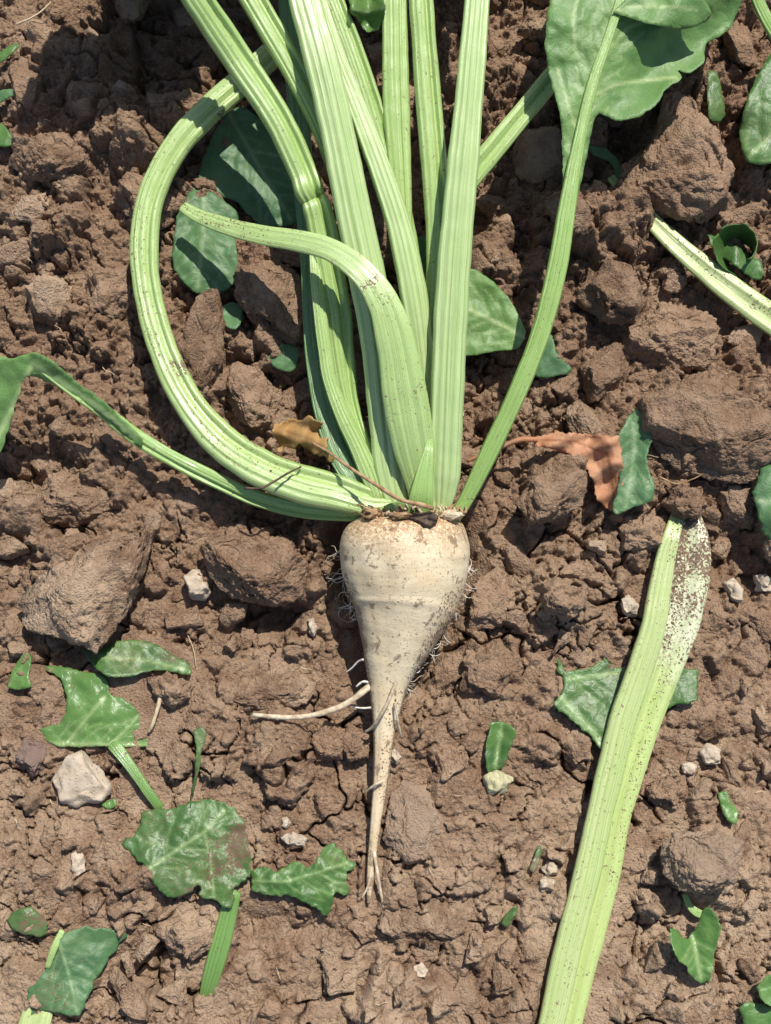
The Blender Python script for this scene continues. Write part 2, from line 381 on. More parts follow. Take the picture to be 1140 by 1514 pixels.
for b in [(225, 62, 88, 98, -66, 0, 4.0), (335, 60, 95, 90, -50, 0, 3.0), (240, -120, 190, 62, 42, 0, 4.0), (500, 110, 110, 120, -34), (640, 250, 110, 190, -30), (60, 250, 90, 110, 14),  # steep mound above the top edge is unseen, added to shade the pit
          (170, 215, 80, 45, 16), (30, 690, 80, 55, -24), (560, 560, 130, 130, -16), (600, 900, 130, 150, -10), (690, 560, 70, 90, -18),
          (1055, 640, 135, 95, 26), (880, 190, 60, 80, -28), (1100, 200, 60, 100, -22), (935, 330, 60, 40, -24), (1090, 830, 80, 45, -16),
          (120, 1290, 150, 85, 9), (640, 940, 40, 90, -10), (60, 90, 60, 80, 8), (800, 640, 90, 40, -10), (400, 920, 60, 30, -10),
          (300, 640, 60, 60, -8), (690, 60, 45, 80, -4), (350, 1420, 60, 40, -10), (205, 1440, 40, 50, -14), (470, 610, 60, 100, -18), (400, 1375, 80, 24, -14), (305, 1352, 46, 24, -12), (60, 965, 90, 22, -12), (400, 905, 90, 20, -16)]:
    hm = hm + bump_px(*b)
wx = fbm2(GX * 95, GY * 95, 41, 4, 0.6); wy = fbm2(GX * 95 + 40, GY * 95, 45, 4, 0.6)
nf = fbm2(GX * 170, GY * 170, 51, 3, 0.55)
def stamp(h, cx, cy, r, hs, sink, tilt, gap, nplanes, r_, steep=1.0):
    R = r * 1.75
    i0 = max(0, int((cx - R - X0) / RES)); i1 = min(NX, int((cx + R - X0) / RES) + 2)
    j0 = max(0, int((cy - R - Y0) / RES)); j1 = min(NY, int((cy + R - Y0) / RES) + 2)
    if i1 - i0 < 3 or j1 - j0 < 3: return
    sl = (slice(j0, j1), slice(i0, i1)); w = min(0.20, 0.0026 / r)
    X = (GX[sl] - cx) / r + wx[sl] * w; Y = (GY[sl] - cy) / r + wy[sl] * w
    z = np.full(X.shape, 1.0)
    top = r_.uniform(0.75, 1.0) + tilt * (X * math.cos(a0 := r_.uniform(0, 6.28)) + Y * math.sin(a0))
    acc = np.exp(-18 * top); th = r_.uniform(0, 6.28)
    for k in range(nplanes):
        th += 6.283 / nplanes * r_.uniform(0.6, 1.4)
        s = steep * r_.uniform(0.9, 3.4); o = r_.uniform(0.66, 1.0)
        acc = acc + np.exp(-18 * s * (o - X * math.cos(th) - Y * math.sin(th)))
    z = -np.log(acc) / 18 + min(0.10, 0.0008 / (r * hs)) * nf[sl]
    hw = h[sl]
    core = z > 0.3
    zb = (np.median(hw[core]) if core.any() else hw.mean()) - sink * r * hs
    cl = zb + r * hs * z
    ring = np.exp(-((z + 0.08) / 0.20) ** 2) * gap * r
    h[sl] = np.where(z > 0, np.maximum(hw, cl), np.maximum(hw - ring, zb - gap * r - 0.02) if gap else hw)
def sow(count, r0, r1, hs, sink, tilt, gap, planes, seed, prob=None, valley=None, steep=1.0):
    r_ = np.random.RandomState(seed)
    for _ in range(count):
        cx = r_.uniform(X0, X1); cy = r_.uniform(Y0, Y1)
        r = r0 * (r1 / r0) ** (r_.rand() ** 1.6)
        j = int((cy - Y0) / RES); i = int((cx - X0) / RES)
        j = min(j, NY - 1); i = min(i, NX - 1)
        if prob is not None and r_.rand() > prob[j, i]: continue
        if valley is not None and hm[j, i] > valley[j, i] + r_.uniform(-0.001, 0.004): continue
        stamp(hm, cx, cy, r, hs * r_.uniform(0.7, 1.2), sink, tilt * r_.rand(), gap, planes, r_, steep)
def blur(a, n):
    k = np.ones(2 * n + 1) / (2 * n + 1)
    b = np.pad(a, n, mode='edge')
    c = np.cumsum(np.pad(b, ((1, 0), (0, 0))), 0); b = (c[2 * n + 1:] - c[:-2 * n - 1]) / (2 * n + 1)
    c = np.cumsum(np.pad(b, ((0, 0), (1, 0))), 1); return (c[:, 2 * n + 1:] - c[:, :-2 * n - 1]) / (2 * n + 1)
flat_map = np.clip(1.45 - rough_map * 1.3, 0, 1)
sow(430, 0.012, 0.048, 0.30, 0.18, 0.50, 0.05, 7, 1, flat_map, steep=3.0)            # broad crust plates below
sow(380, 0.014, 0.042, 1.0, 0.34, 0.55, 0.06, 6, 2, rough_map ** 2)                  # big clods above
lv = blur(hm, 20) + 0.002
sow(1500, 0.007, 0.016, 0.95, 0.24, 0.55, 0.03, 6, 3, 0.14 + 0.86 * rough_map ** 1.5, lv)
lv = blur(hm, 14) - 0.0012
sow(4200, 0.0036, 0.0085, 0.95, 0.18, 0.5, 0.03, 5, 4, 0.35 + 0.65 * rough_map, lv)
lv = blur(hm, 8) - 0.0010
sow(12000, 0.0020, 0.0042, 0.9, 0.12, 0.3, 0.08, 5, 5, 0.5 + 0.5 * rough_map, lv)
# shrinkage cracks: jittered cell borders
def crack(scale, seed, width, depth, mask):
    global hm
    u = GX * scale + 0.26 * fbm2(GX * scale * 1.6, GY * scale * 1.6, seed, 3); v = GY * scale + 0.26 * fbm2(GX * scale * 1.6 + 9, GY * scale * 1.6, seed + 4, 3)
    r_ = np.random.RandomState(seed); jit = r_.rand(128, 128, 2)
    ui = np.floor(u).astype(int); vi = np.floor(v).astype(int)
    f1 = np.full(u.shape, 9.0); f2 = np.full(u.shape, 9.0)
    for a in (-1, 0, 1):
        for b in (-1, 0, 1):
            q = jit[(vi + b) & 127, (ui + a) & 127]
            d = np.hypot(ui + a + q[..., 0] - u, vi + b + q[..., 1] - v)
            f2 = np.minimum(f2, np.maximum(f1, d)); f1 = np.minimum(f1, d)
    e = (f2 - f1) / scale
    hm = hm - depth * np.exp(-(e / width) ** 2) * mask
cm = smooth(-0.05, 0.35, noise2(GX * 14, GY * 14, 77)) * (0.35 + 0.65 * flat_map)
crack(17, 61, 0.0016, 0.016, cm)
crack(40, 67, 0.0010, 0.007, smooth(0.1, 0.4, noise2(GX * 18 + 5, GY * 18, 78)))
_lo = blur(blur(hm, 22), 22); hm = _lo + (hm - _lo) * (1.1 + 0.30 * rough_map)
# crumbly skin
hm = hm + (0.0007 * fbm2(GX * 300, GY * 300, 31, 3, 0.7) + 0.0013 * fbm2(GX * 90, GY * 90, 35, 2)) * (0.25 + 0.75 * rough_map)
gw = 0.5 * fbm2(GX * 300, GY * 300, 81, 2)
g1 = worley2(GX * 330 + gw, GY * 330 - gw, 83); g2 = worley2(GX * 130 + gw, GY * 130 - gw, 85)
patchy = smooth(-0.35, 0.35, fbm2(GX * 24, GY * 24, 87, 3))
hm = hm + (0.0011 * (0.45 - g1) * (0.3 + 0.7 * patchy) + 0.0016 * (0.45 - g2) * patchy * rough_map) * (0.12 + 0.88 * rough_map)
pit = noise2(GX * 240, GY * 240, 38); hm = hm - 0.0020 * smooth(0.35, 0.75, pit) * rough_map * patchy + 0.00028 * rng.randn(*hm.shape)
_mf = hm.copy()
for _s in (1, 2, 4):
    _mf = np.maximum.reduce([_mf] + [np.roll(_mf, (a * _s, b * _s), (0, 1)) for a, b in ((1, 0), (-1, 0), (0, 1), (0, -1))])
hs_map = blur(blur(0.5 * _mf + 0.5 * blur(hm, 6), 9), 7)
def samp(a, x, y):
    fx = np.clip((np.asarray(x) - X0) / RES, 0, NX - 1.001); fy = np.clip((np.asarray(y) - Y0) / RES, 0, NY - 1.001)
    i = fx.astype(int); j = fy.astype(int); u = fx - i; v = fy - j
    return (a[j, i] * (1 - u) + a[j, i + 1] * u) * (1 - v) + (a[j + 1, i] * (1 - u) + a[j + 1, i + 1] * u) * v
def drape(px, py):
    """smoothed soil height in mm under a place in the photograph"""
    z = 0.0
    for _ in range(2):
        q = P(px, py, z); z = samp(hs_map, q[..., 0], q[..., 1])
    return z * 1000
def soil_at(px, py):
    q = P(px, py, 0.0); return float(samp(blur_lo, q[0], q[1]))
blur_lo = blur(hm, 6)

# pressed-down bed for the beet root and for the things that lie flat
def press(poly, zfun_mm, soft=14.0):
    """lower the soil so that it stays below the given height inside a patch (weight of the thing lying there)"""
    global hm
    d = seg_dist(PXg, PYg, list(poly) + [poly[0]]); ins = inside(PXg, PYg, poly)
    w = np.where(ins, 1.0, np.clip(1 - d / soft, 0, 1) ** 2)
    lim = zfun_mm * 0.001
    hm = np.where(w > 0, hm - w * np.maximum(0, hm - lim), hm)

def build_ground():
    g = np.cumsum(0.0012 * 1.11 ** np.arange(48))
    ex = np.r_[gx[0] - g[::-1], gx, gx[-1] + g]; ey = np.r_[gy[0] - g[::-1], gy, gy[-1] + g]
    n = len(g)
    EX, EY = np.meshgrid(ex, ey)
    def refl(v, a, b): u = (v - a) % (2 * (b - a)); return a + np.minimum(u, 2 * (b - a) - u)
    RX, RY = refl(EX, X0 + RES, X1 - RES), refl(EY, Y0 + RES, Y1 - RES)      # the same rubble carries on beyond the picture
    H = samp(hm, RX, RY); H[n:-n, n:-n] = hm
    out = np.maximum(np.maximum(X0 - EX, EX - X1), np.maximum(Y0 - EY, EY - Y1)); out = np.clip(out, 0, None)
    far = 0.012 * fbm2(EX * 9, EY * 9, 21, 3) + 0.008 * fbm2(EX * 30, EY * 30, 25, 3)
    Hb = samp(blur(hm, 5), RX, RY); k = smooth(0.01, 0.10, out); H = H * (1 - k) + Hb * k; k = smooth(0.35, 0.8, out); H = H * (1 - k) + far * k
    py = to_px(EX, EY, 0)[1]
    dry = 0.30 + 0.60 * smooth(700, 1420, py + 120 * fbm2(EX * 6, EY * 6, 91, 3)) + 0.25 * fbm2(EX * 11, EY * 11, 95, 3)
    nx, ny = len(ex), len(ey)
    idx = np.arange(nx * ny).reshape(ny, nx)
    F = np.stack([idx[:-1, :-1], idx[:-1, 1:], idx[1:, 1:], idx[1:, :-1]], -1).reshape(-1, 4)
    V = np.stack([EX, EY, H], -1).reshape(-1, 3)
    o = mesh_obj('ground', V, F, M['ground'], attrs={'dry': np.clip(dry, 0, 1).ravel()})
    o['kind'] = 'structure'; o['label'] = 'brown tilled soil broken into clods and crumbs'
    return o

# ------------------------------------------------------------------ clods and stones
def ico(sub):
    bm = bmesh.new(); bmesh.ops.create_icosphere(bm, subdivisions=sub, radius=1.0)
    v = np.array([x.co[:] for x in bm.verts]); f = np.array([[x.index for x in t.verts] for t in bm.faces]); bm.free()
    return v, f
ICO = {k: ico(k) for k in (2, 4, 5, 6)}
def grain(v, seed, amp=1.0):
    """crumb relief in metres for points given in metres"""
    w = v + 0.0016 * np.stack([noise3(v / 0.005 + k, seed % 31 + k) for k in (0, 5, 9)], -1)
    g = 0.0016 * (0.42 - worley3(w / 0.0095 + seed, seed % 37)) + 0.0013 * (0.42 - worley3(w / 0.0038 + seed, seed % 41 + 1))
    g = g + 0.0011 * fbm3(v / 0.006 + seed, seed % 47, 4, 0.75) - 0.0018 * smooth(0.32, 0.7, noise3(w / 0.0065 + seed, seed % 59))
    return amp * g
def facet(v, seed, n, lo, hi, soft):
    """cut a shape (unit half extents) with random planes"""
    r_ = np.random.RandomState(seed); out = v.copy()
    for k in range(n):
        d = r_.randn(3); d[2] = abs(d[2]) * 0.8; d /= np.linalg.norm(d); c = r_.uniform(lo, hi)
        e = out @ d - c
        out = out - np.where(e > 0, e - soft * (1 - np.exp(-np.clip(e, 0, None) / soft)), 0)[:, None] * d
    return out
def clod_shape(sub, seed, facets=9, rough=0.16, crumb=0.05, size=0.009):
    """loose clod of about unit radius; crumb relief drawn for a clod of the given size in metres"""
    v, f = ICO[sub]
    w = v * (1 + rough * fbm3(v * 1.6 + seed, seed % 89 + 3, 3))[:, None]
    w = facet(w, seed + 4, facets, 0.50, 0.85, 0.03)
    w = w + v * (grain(w * size, seed, crumb * 8) / size)[:, None]
    return w, f
def clod_outline(poly, thick, seed, sub=5, flat=0.5, rough=0.07, crumb=0.035):
    """clod whose plan follows an outline; verts in metres about its centre"""
    v, f = ICO[sub]
    p = np.asarray(poly, float); c = p.mean(0)
    s = mpp(c[0], c[1], 0.01)
    q = np.array([((p[i] - c) * (1 - u) + (p[(i + 1) % len(p)] - c) * u) for i in range(len(p)) for u in np.linspace(0, 1, 40, endpoint=False)])
    q[:, 1] *= -1
    az = np.arctan2(q[:, 1], q[:, 0]); rr = np.hypot(q[:, 0], q[:, 1]); o_ = np.argsort(az)
    a = np.arctan2(v[:, 1], v[:, 0]); R = np.interp(a, az[o_], rr[o_], period=2 * np.pi) * s
    lat = np.hypot(v[:, 0], v[:, 1])
    e = lat ** (1 - flat * 0.75)
    u = np.stack([np.cos(a) * e, np.sin(a) * e, np.sign(v[:, 2]) * np.abs(v[:, 2]) ** (1 - 0.45 * flat)], -1)
    u = u * (1 + 1.3 * rough * fbm3(u * 1.7 + seed, seed % 61, 3))[:, None]
    top = u[:, 2] > -0.2
    u = np.where(top[:, None], facet(u, seed + 1, 7, 0.62, 0.92, 0.04), u)
    out = np.stack([u[:, 0] * R, u[:, 1] * R, u[:, 2] * thick / 2], -1)
    # broken steps across the top
    stp = noise3(out / (0.55 * float(np.mean(R))) + seed, seed % 43)
    out[:, 2] += np.where(u[:, 2] > 0, 0.08 * thick * (smooth(0.02, 0.09, stp) - smooth(0.30, 0.36, -stp)), 0)
    nrm = np.stack([u[:, 0], u[:, 1], 1.3 * u[:, 2]], -1); nrm /= np.linalg.norm(nrm, axis=1)[:, None] + 1e-9
    return out + nrm * grain(out, seed, crumb * 20)[:, None], f, c
TAKEN = []
def clod(poly, label, mat='clod', thick=22, lift=0.32, flat=0.5, seed=1, tilt=(0, 0), name='soil_clod', cat='soil clod', sub=5, rough=0.07, crumb=0.035, z=None):
    out, f, c = clod_outline(poly, thick * 0.001, seed, sub, flat, rough, crumb)
    zc = (soil_at(c[0], c[1]) if z is None else z * 0.001) + thick * 0.001 * (lift - 0.06)
    zc = max(zc, 0.004)
    at = P(c[0], c[1], zc + thick * 0.0003)
    o = mesh_obj(name, out, f, M[mat]); o.location = (at[0], at[1], zc)
    o.rotation_euler = (math.radians(tilt[0]), math.radians(tilt[1]), 0)
    tag(o, label, cat); TAKEN.append([tuple(q) for q in poly])
    return o

# ------------------------------------------------------------------ stalks, blades, fibres
def profile(kind, n=76, seed=0):
    th = np.linspace(0, 2 * np.pi, n, endpoint=False); c, s = np.cos(th), np.sin(th)
    x = np.sign(c) * np.abs(c) ** 0.82; z = np.where(s > 0, np.abs(s) ** 0.75, -np.abs(s) ** 0.85)
    top = s > 0
    if kind == 'ribbed':
        z = np.where(top, z * (1 + 0.10 * np.cos(x * 15.0)) - 0.10 * np.exp(-((x - 0.45) / 0.12) ** 2) - 0.08 * np.exp(-((x + 0.5) / 0.1) ** 2), z)
    elif kind == 'channel':
        z = np.where(top, z * (1 + 0.05 * np.cos(x * 17)) - 0.85 * np.exp(-((x - 0.12) / 0.30) ** 2), z * 1.05)
    elif kind == 'side_channel':
        z = np.where(top, z * (1 + 0.06 * np.cos(x * 16)) - 0.70 * np.exp(-((x + 0.38) / 0.17) ** 2), z)
    elif kind == 'groove_right':
        z = np.where(top, z * (1 + 0.06 * np.cos(x * 16)) - 0.60 * np.exp(-((x - 0.40) / 0.15) ** 2), z)
    elif kind == 'flat':
        z = np.where(top, z * (0.8 + 0.05 * np.cos(x * 12)), z * 0.8)
    r_ = np.random.RandomState(seed + 40)                          # uneven ribs, no two stalks alike
    for k in range(8):
        z = np.where(top, z - r_.uniform(0.03, 0.13) * np.exp(-((x - r_.uniform(-0.85, 0.85)) / r_.uniform(0.025, 0.05)) ** 2), z)
    return np.stack([x, z], -1)
def stalk(name, pts, mat, kind='ribbed', parent=None, n=None, thick=0.55, wob=0.05, seed=0, cap=0.4, label=None, tip=1.0):
    """sweep: pts rows of (px, py, z mm, width px[, roll deg])"""
    a = np.array([list(p) + [0] * (5 - len(p)) for p in pts], float)
    L = np.sum(np.hypot(*np.diff(a[:, :2], axis=0).T)); n = n or int(max(16, L / 8))
    c = catmull(a, n)
    c[:, 3] = np.clip(c[:, 3], 1.0, None)
    t = np.arange(n) / n
    c[:, 3] *= 1 + wob * fbm2(t * L / 60 + seed, seed * 3.1 + 0 * t, 7, 3)
    ctr = P(c[:, 0], c[:, 1], c[:, 2] * 0.001)
    w = c[:, 3] * MPP * (CAM_D - c[:, 2] * 0.001) / CAM_D / 2
    T = np.gradient(ctr, axis=0); T /= np.linalg.norm(T, axis=1)[:, None] + 1e-12
    S = np.cross(T, [0, 0, 1.0]); S /= np.linalg.norm(S, axis=1)[:, None] + 1e-9
    U = np.cross(S, T)
    ro = np.radians(c[:, 4]); S2 = S * np.cos(ro)[:, None] + U * np.sin(ro)[:, None]; U2 = -S * np.sin(ro)[:, None] + U * np.cos(ro)[:, None]
    pr = profile(kind, seed=seed); m = len(pr)
    V = ctr[:, None] + S2[:, None] * (pr[None, :, :1] * w[:, None, None]) + U2[:, None] * (pr[None, :, 1:] * w[:, None, None] * thick)
    q = V.reshape(-1, 3)
    nz = fbm2(np.repeat(t * L / 26, m) + seed, np.tile(pr[:, 0] * 1.3, n) + seed, 13, 3)
    q = q + np.repeat(U2, m, 0) * (nz * np.repeat(w, m) * 0.022)[:, None]
    dist = np.r_[0, np.cumsum(np.linalg.norm(np.diff(ctr, axis=0), axis=1))]
    uv = np.stack([np.tile(pr[:, 0] * 0.5 + 0.5 + seed * 0.37, n), np.repeat(dist, m) + seed * 0.213], -1)
    idx = np.arange(n * m).reshape(n, m); nx_ = np.roll(idx, -1, 1)
    F = np.stack([idx[:-1], idx[1:], nx_[1:], nx_[:-1]], -1).reshape(-1, 4)
    # closed, slightly rounded ends
    ends = np.vstack([ctr[0] - T[0] * w[0] * cap, ctr[-1] + T[-1] * w[-1] * cap]); base = len(q); q = np.vstack([q, ends]); uv = np.vstack([uv, uv[0], uv[-1]])
    r = np.arange(m); rn = np.roll(r, -1)
    F = np.vstack([F, np.stack([idx[0][r], idx[0][rn], np.full(m, base), np.full(m, base)], -1), np.stack([idx[-1][rn], idx[-1][r], np.full(m, base + 1), np.full(m, base + 1)], -1)])
    tri = F[-2 * m:, :3]; F = F[:-2 * m]
    me = bpy.data.meshes.new(name)
    me.from_pydata(q.tolist(), [], F.tolist() + tri.tolist())
    l = me.uv_layers.new(name='UVMap'); li = np.zeros(len(me.loops), np.int32); me.loops.foreach_get('vertex_index', li)
    l.data.foreach_set('uv', uv[li].astype(np.float32).ravel())
    me.polygons.foreach_set('use_smooth', np.ones(len(me.polygons), bool)); me.materials.append(M[mat]); me.update()
    o = bpy.data.objects.new(name, me); COL.objects.link(o)
    if parent is not None: o.parent = parent
    if label: o['label'] = label
    return o
def fibre(name, pts, r0, r1, mat, parent=None, n=18, m=7, seed=0):
    """thin tapered strand: pts rows of (px, py, z mm); radii in mm"""
    c = catmull(np.array(pts, float), n); ctr = P(c[:, 0], c[:, 1], c[:, 2] * 0.001)
    t = np.linspace(0, 1, n); rad = (r0 + (r1 - r0) * t) * 0.001 * (1 + 0.18 * fbm2(t * 6 + seed, 0 * t + seed, 5, 2))
    T = np.gradient(ctr, axis=0); T /= np.linalg.norm(T, axis=1)[:, None] + 1e-12
    S = np.cross(T, [0.13, 0.07, 1.0]); S /= np.linalg.norm(S, axis=1)[:, None] + 1e-9; U = np.cross(S, T)
    th = np.linspace(0, 2 * np.pi, m, endpoint=False)
    V = (ctr[:, None] + rad[:, None, None] * (S[:, None] * np.cos(th)[None, :, None] + U[:, None] * np.sin(th)[None, :, None])).reshape(-1, 3)
    idx = np.arange(n * m).reshape(n, m); nx_ = np.roll(idx, -1, 1)
    F = np.stack([idx[:-1], idx[1:], nx_[1:], nx_[:-1]], -1).reshape(-1, 4).tolist() + [idx[0].tolist(), idx[-1][::-1].tolist()]
    me = bpy.data.meshes.new(name); me.from_pydata(V.tolist(), [], F)
    me.polygons.foreach_set('use_smooth', np.ones(len(me.polygons), bool)); me.materials.append(M[mat]); me.update()
    o = bpy.data.objects.new(name, me); COL.objects.link(o)
    if parent is not None: o.parent = parent
    return o
def blade(name, outline, zf, mat, veins=(), parent=None, res=5.0, jag=1.2, pucker=1.0, wrinkle=1.0, thick=0.45, seed=0, vein_mm=0.7, smooth_edge=True, label=None, auto=0):
    """leaf tissue: outline in px, zf(px, py) -> height in mm, veins = list of (polyline, half width px)"""
    p = np.asarray(outline, float); veins = list(veins)
    if auto and veins:                                            # finer side veins off the main rib
        rv = np.random.RandomState(seed + 91); c = catmull(np.array(veins[0][0], float), 60); L = np.sum(np.hypot(*np.diff(c, axis=0).T))
        for d in np.arange(8, L, auto):
            i = min(58, int(d / L * 59)); t_ = c[i + 1] - c[i]; a0 = math.atan2(t_[1], t_[0])
            for sg in (-1, 1):
                a = a0 + sg * rv.uniform(0.75, 1.1); pt = [tuple(c[i])]; q_ = c[i].copy()
                for k in range(5): q_ = q_ + rv.uniform(9, 15) * np.array([math.cos(a), math.sin(a)]); a -= sg * 0.13; pt.append(tuple(q_))
                veins.append((pt, 1.5))
                veins.append(([pt[2], (pt[2][0] + 16 * math.cos(a + sg * 0.7), pt[2][1] + 16 * math.sin(a + sg * 0.7))], 1.2))
    per = np.sum(np.hypot(*(np.roll(p, -1, 0) - p).T)); m = int(max(24, per / res))
    if smooth_edge: e = catmull(np.vstack([p, p[:1]]), m + 1)[:-1, :2]
    else:
        e = np.vstack([np.stack([np.linspace(a[0], b[0], max(2, int(np.hypot(*(b - a)) / res)), endpoint=False), np.linspace(a[1], b[1], max(2, int(np.hypot(*(b - a)) / res)), endpoint=False)], -1) for a, b in zip(p, np.roll(p, -1, 0))])
    m = len(e)
    ar = np.arange(m); nr = np.roll(e, -1, 0) - np.roll(e, 1, 0); nr = np.stack([nr[:, 1], -nr[:, 0]], -1); nr /= np.linalg.norm(nr, axis=1)[:, None] + 1e-9
    e = e + nr * (jag * (1.0 * fbm2(e[:, 0] / 16 + seed, e[:, 1] / 16, 3, 4, 0.65)))[:, None]
    lo = e.min(0); hi = e.max(0); r_ = np.random.RandomState(seed + 5)
    ux, uy = np.meshgrid(np.arange(lo[0], hi[0], res), np.arange(lo[1], hi[1], res * 0.87))
    ux = ux + (np.arange(ux.shape[0]) % 2)[:, None] * res / 2
    ux = (ux + r_.uniform(-.2, .2, ux.shape) * res).ravel(); uy = (uy + r_.uniform(-.2, .2, uy.shape) * res).ravel()
    ok = inside(ux, uy, e) & (seg_dist(ux, uy, np.vstack([e, e[:1]]).tolist()) > res * 0.55)
    pts = np.vstack([e, np.stack([ux[ok], uy[ok]], -1)])
    res_ = geometry.delaunay_2d_cdt([Vector(q) for q in pts], [(i, (i + 1) % m) for i in range(m)], [], 1, 1e-5)
    q = np.array([v[:] for v in res_[0]]); F = [list(t) for t in res_[2]]
    z = np.asarray(zf(q[:, 0], q[:, 1]), float) + 0 * q[:, 0]
    va = np.zeros(len(q)); dv = np.full(len(q), 1e3)
    for poly, wv in veins:
        d = seg_dist(q[:, 0], q[:, 1], poly); va = np.maximum(va, np.exp(-(d / wv) ** 2) * (1.0 if wv > 1.9 else 0.5)); dv = np.minimum(dv, d)
        z = z + vein_mm * np.exp(-(d / (wv * 1.3)) ** 2) * min(1.0, wv / 4)
    if veins: z = z - pucker * np.exp(-(dv / 9.0) ** 2)
    z = z + wrinkle * (2.2 * fbm2(q[:, 0] / 46 + seed, q[:, 1] / 46, 15, 3) + 0.25 * noise2(q[:, 0] / 11, q[:, 1] / 11 + seed, 19))
    V = P(q[:, 0], q[:, 1], z * 0.001)
    o = mesh_obj(name, V, [f if len(f) == 3 else f[:3] for f in F], M[mat], attrs={'vein': va})
    # faces up
    me = o.data
    if sum(pl.normal.z for pl in me.polygons) < 0: me.flip_normals()
    s = o.modifiers.new('thickness', 'SOLIDIFY'); s.thickness = thick * 0.001; s.offset = -1.0
    if parent is not None: o.parent = parent
    if label: o['label'] = label
    return o
from mathutils.bvhtree import BVHTree
def sprinkle(o, poly, n, seed, s0=0.35, s1=1.0, mat='clod', sub=True):
    """soil grains stuck to the upper side of a part, within an outline read off the photograph"""
    r_ = np.random.RandomState(seed); me = o.data
    tree = BVHTree.FromPolygons([v.co[:] for v in me.vertices], [p.vertices[:] for p in me.polygons])
    p = np.array(poly, float); lo, hi = p.min(0), p.max(0); V = []; F = []; v, f = GRAIN
    k = 0; tries = 0
    while k < n and tries < n * 8:
        tries += 1; x, y = r_.uniform(lo, hi)
        if not inside(np.array([x]), np.array([y]), poly)[0]: continue
        q = P(x, y, 0.03); d = Vector(q) - Vector(CAM_POS); hit = tree.ray_cast(Vector(CAM_POS), d.normalized())
        if hit[0] is None: continue
        s_ = r_.uniform(s0, s1) * (0.4 + 0.6 * r_.rand()) * 0.001
        V.append(v * (1 + r_.uniform(-.35, .35, (len(v), 1))) * s_ * r_.uniform(.6, 1.2, 3) + np.array(hit[0]) + np.array(hit[1]) * s_ * 0.3); F.append(f + k * len(v)); k += 1
    if not V: return
    g = mesh_obj('soil_grains', np.vstack(V), np.vstack(F), M[mat], o); g['kind'] = 'stuff'
    return g
def _grain():
    bm = bmesh.new(); bmesh.ops.create_icosphere(bm, subdivisions=1, radius=1.0)
    v = np.array([q.co[:] for q in bm.verts]); f = np.array([[q.index for q in t.verts] for t in bm.faces]); bm.free(); return v, f
GRAIN = _grain()
def group_under(root, *objs):
    for o in objs:
        o.parent = root; o.matrix_parent_inverse = Matrix.Translation(-Vector(root.location))
def plain(z): return lambda x, y: z + 0 * x
def on_soil(dz=2.5, tx=0.0, ty=0.0, cx=0, cy=0, cup=0.0, rad=60.0, flatten=0.6, fold=None):
    def f(x, y):
        b = drape(x, y); b = (1 - flatten) * b + flatten * float(np.percentile(b, 75))
        z = b + dz + tx * (x - cx) + ty * (y - cy) + cup * ((x - cx) ** 2 + (y - cy) ** 2) / rad ** 2
        if fold is not None:                                     # (point, direction, mm per px on its left, on its right)
            (fx, fy), (ux, uy), kl, kr = fold
            n_ = math.hypot(ux, uy); d = ((x - fx) * uy - (y - fy) * ux) / n_
            z = z + np.where(d > 0, kr * d, -kl * d)
        return z
    return f

# ------------------------------------------------------------------ beds pressed into the soil, then the ground itself
ROOT_EDGE = [(750, 588, 632), (752, 570, 646), (755, 556, 656), (759, 544, 666), (765, 531, 674), (775, 515, 683), (790, 505, 689), (808, 502, 693), (830, 503, 692), (860, 508, 686), (890, 517, 674), (920, 525, 657), (950, 532, 639),
             (980, 538, 620), (1010, 544, 605), (1040, 548, 595), (1070, 551, 586), (1100, 552, 581), (1130, 552, 577), (1160, 551, 573), (1190, 549, 568),
             (1220, 547, 563), (1250, 545, 559), (1280, 543, 555), (1310, 542, 552), (1336, 543, 547)]
press([(540, 770), (500, 790), (505, 860), (530, 940), (545, 1010), (612, 1010), (650, 940), (690, 860), (694, 790), (670, 765)], -20.0, 46.0)
press([(545, 1000), (548, 1100), (545, 1200), (538, 1345), (556, 1345), (580, 1180), (605, 1020)], 1.0, 22.0)
press([(975, 760), (1060, 780), (1045, 900), (960, 1200), (890, 1520), (790, 1520), (880, 1200)], 3.0, 26.0)
press([(300, 640), (420, 700), (545, 735), (545, 770), (420, 760), (280, 700)], 14.0, 40.0)
press([(430, 320), (690, 320), (700, 760), (520, 760), (430, 560)], 4.0, 50.0)
press([(60, 940), (290, 930), (300, 1010), (240, 1120), (60, 1110)], 5.0, 30.0)
press([(180, 1190), (360, 1180), (520, 1250), (520, 1350), (330, 1350)], 6.0, 26.0)
press([(815, 970), (1035, 985), (1035, 1045), (890, 1115)], 3.0, 24.0)
_mf = hm.copy()
for _s in (1, 2, 4):
    _mf = np.maximum.reduce([_mf] + [np.roll(_mf, (a * _s, b * _s), (0, 1)) for a, b in ((1, 0), (-1, 0), (0, 1), (0, -1))])
hs_map = blur(blur(0.5 * _mf + 0.5 * blur(hm, 6), 9), 7); blur_lo = blur(hm, 6)
build_ground()

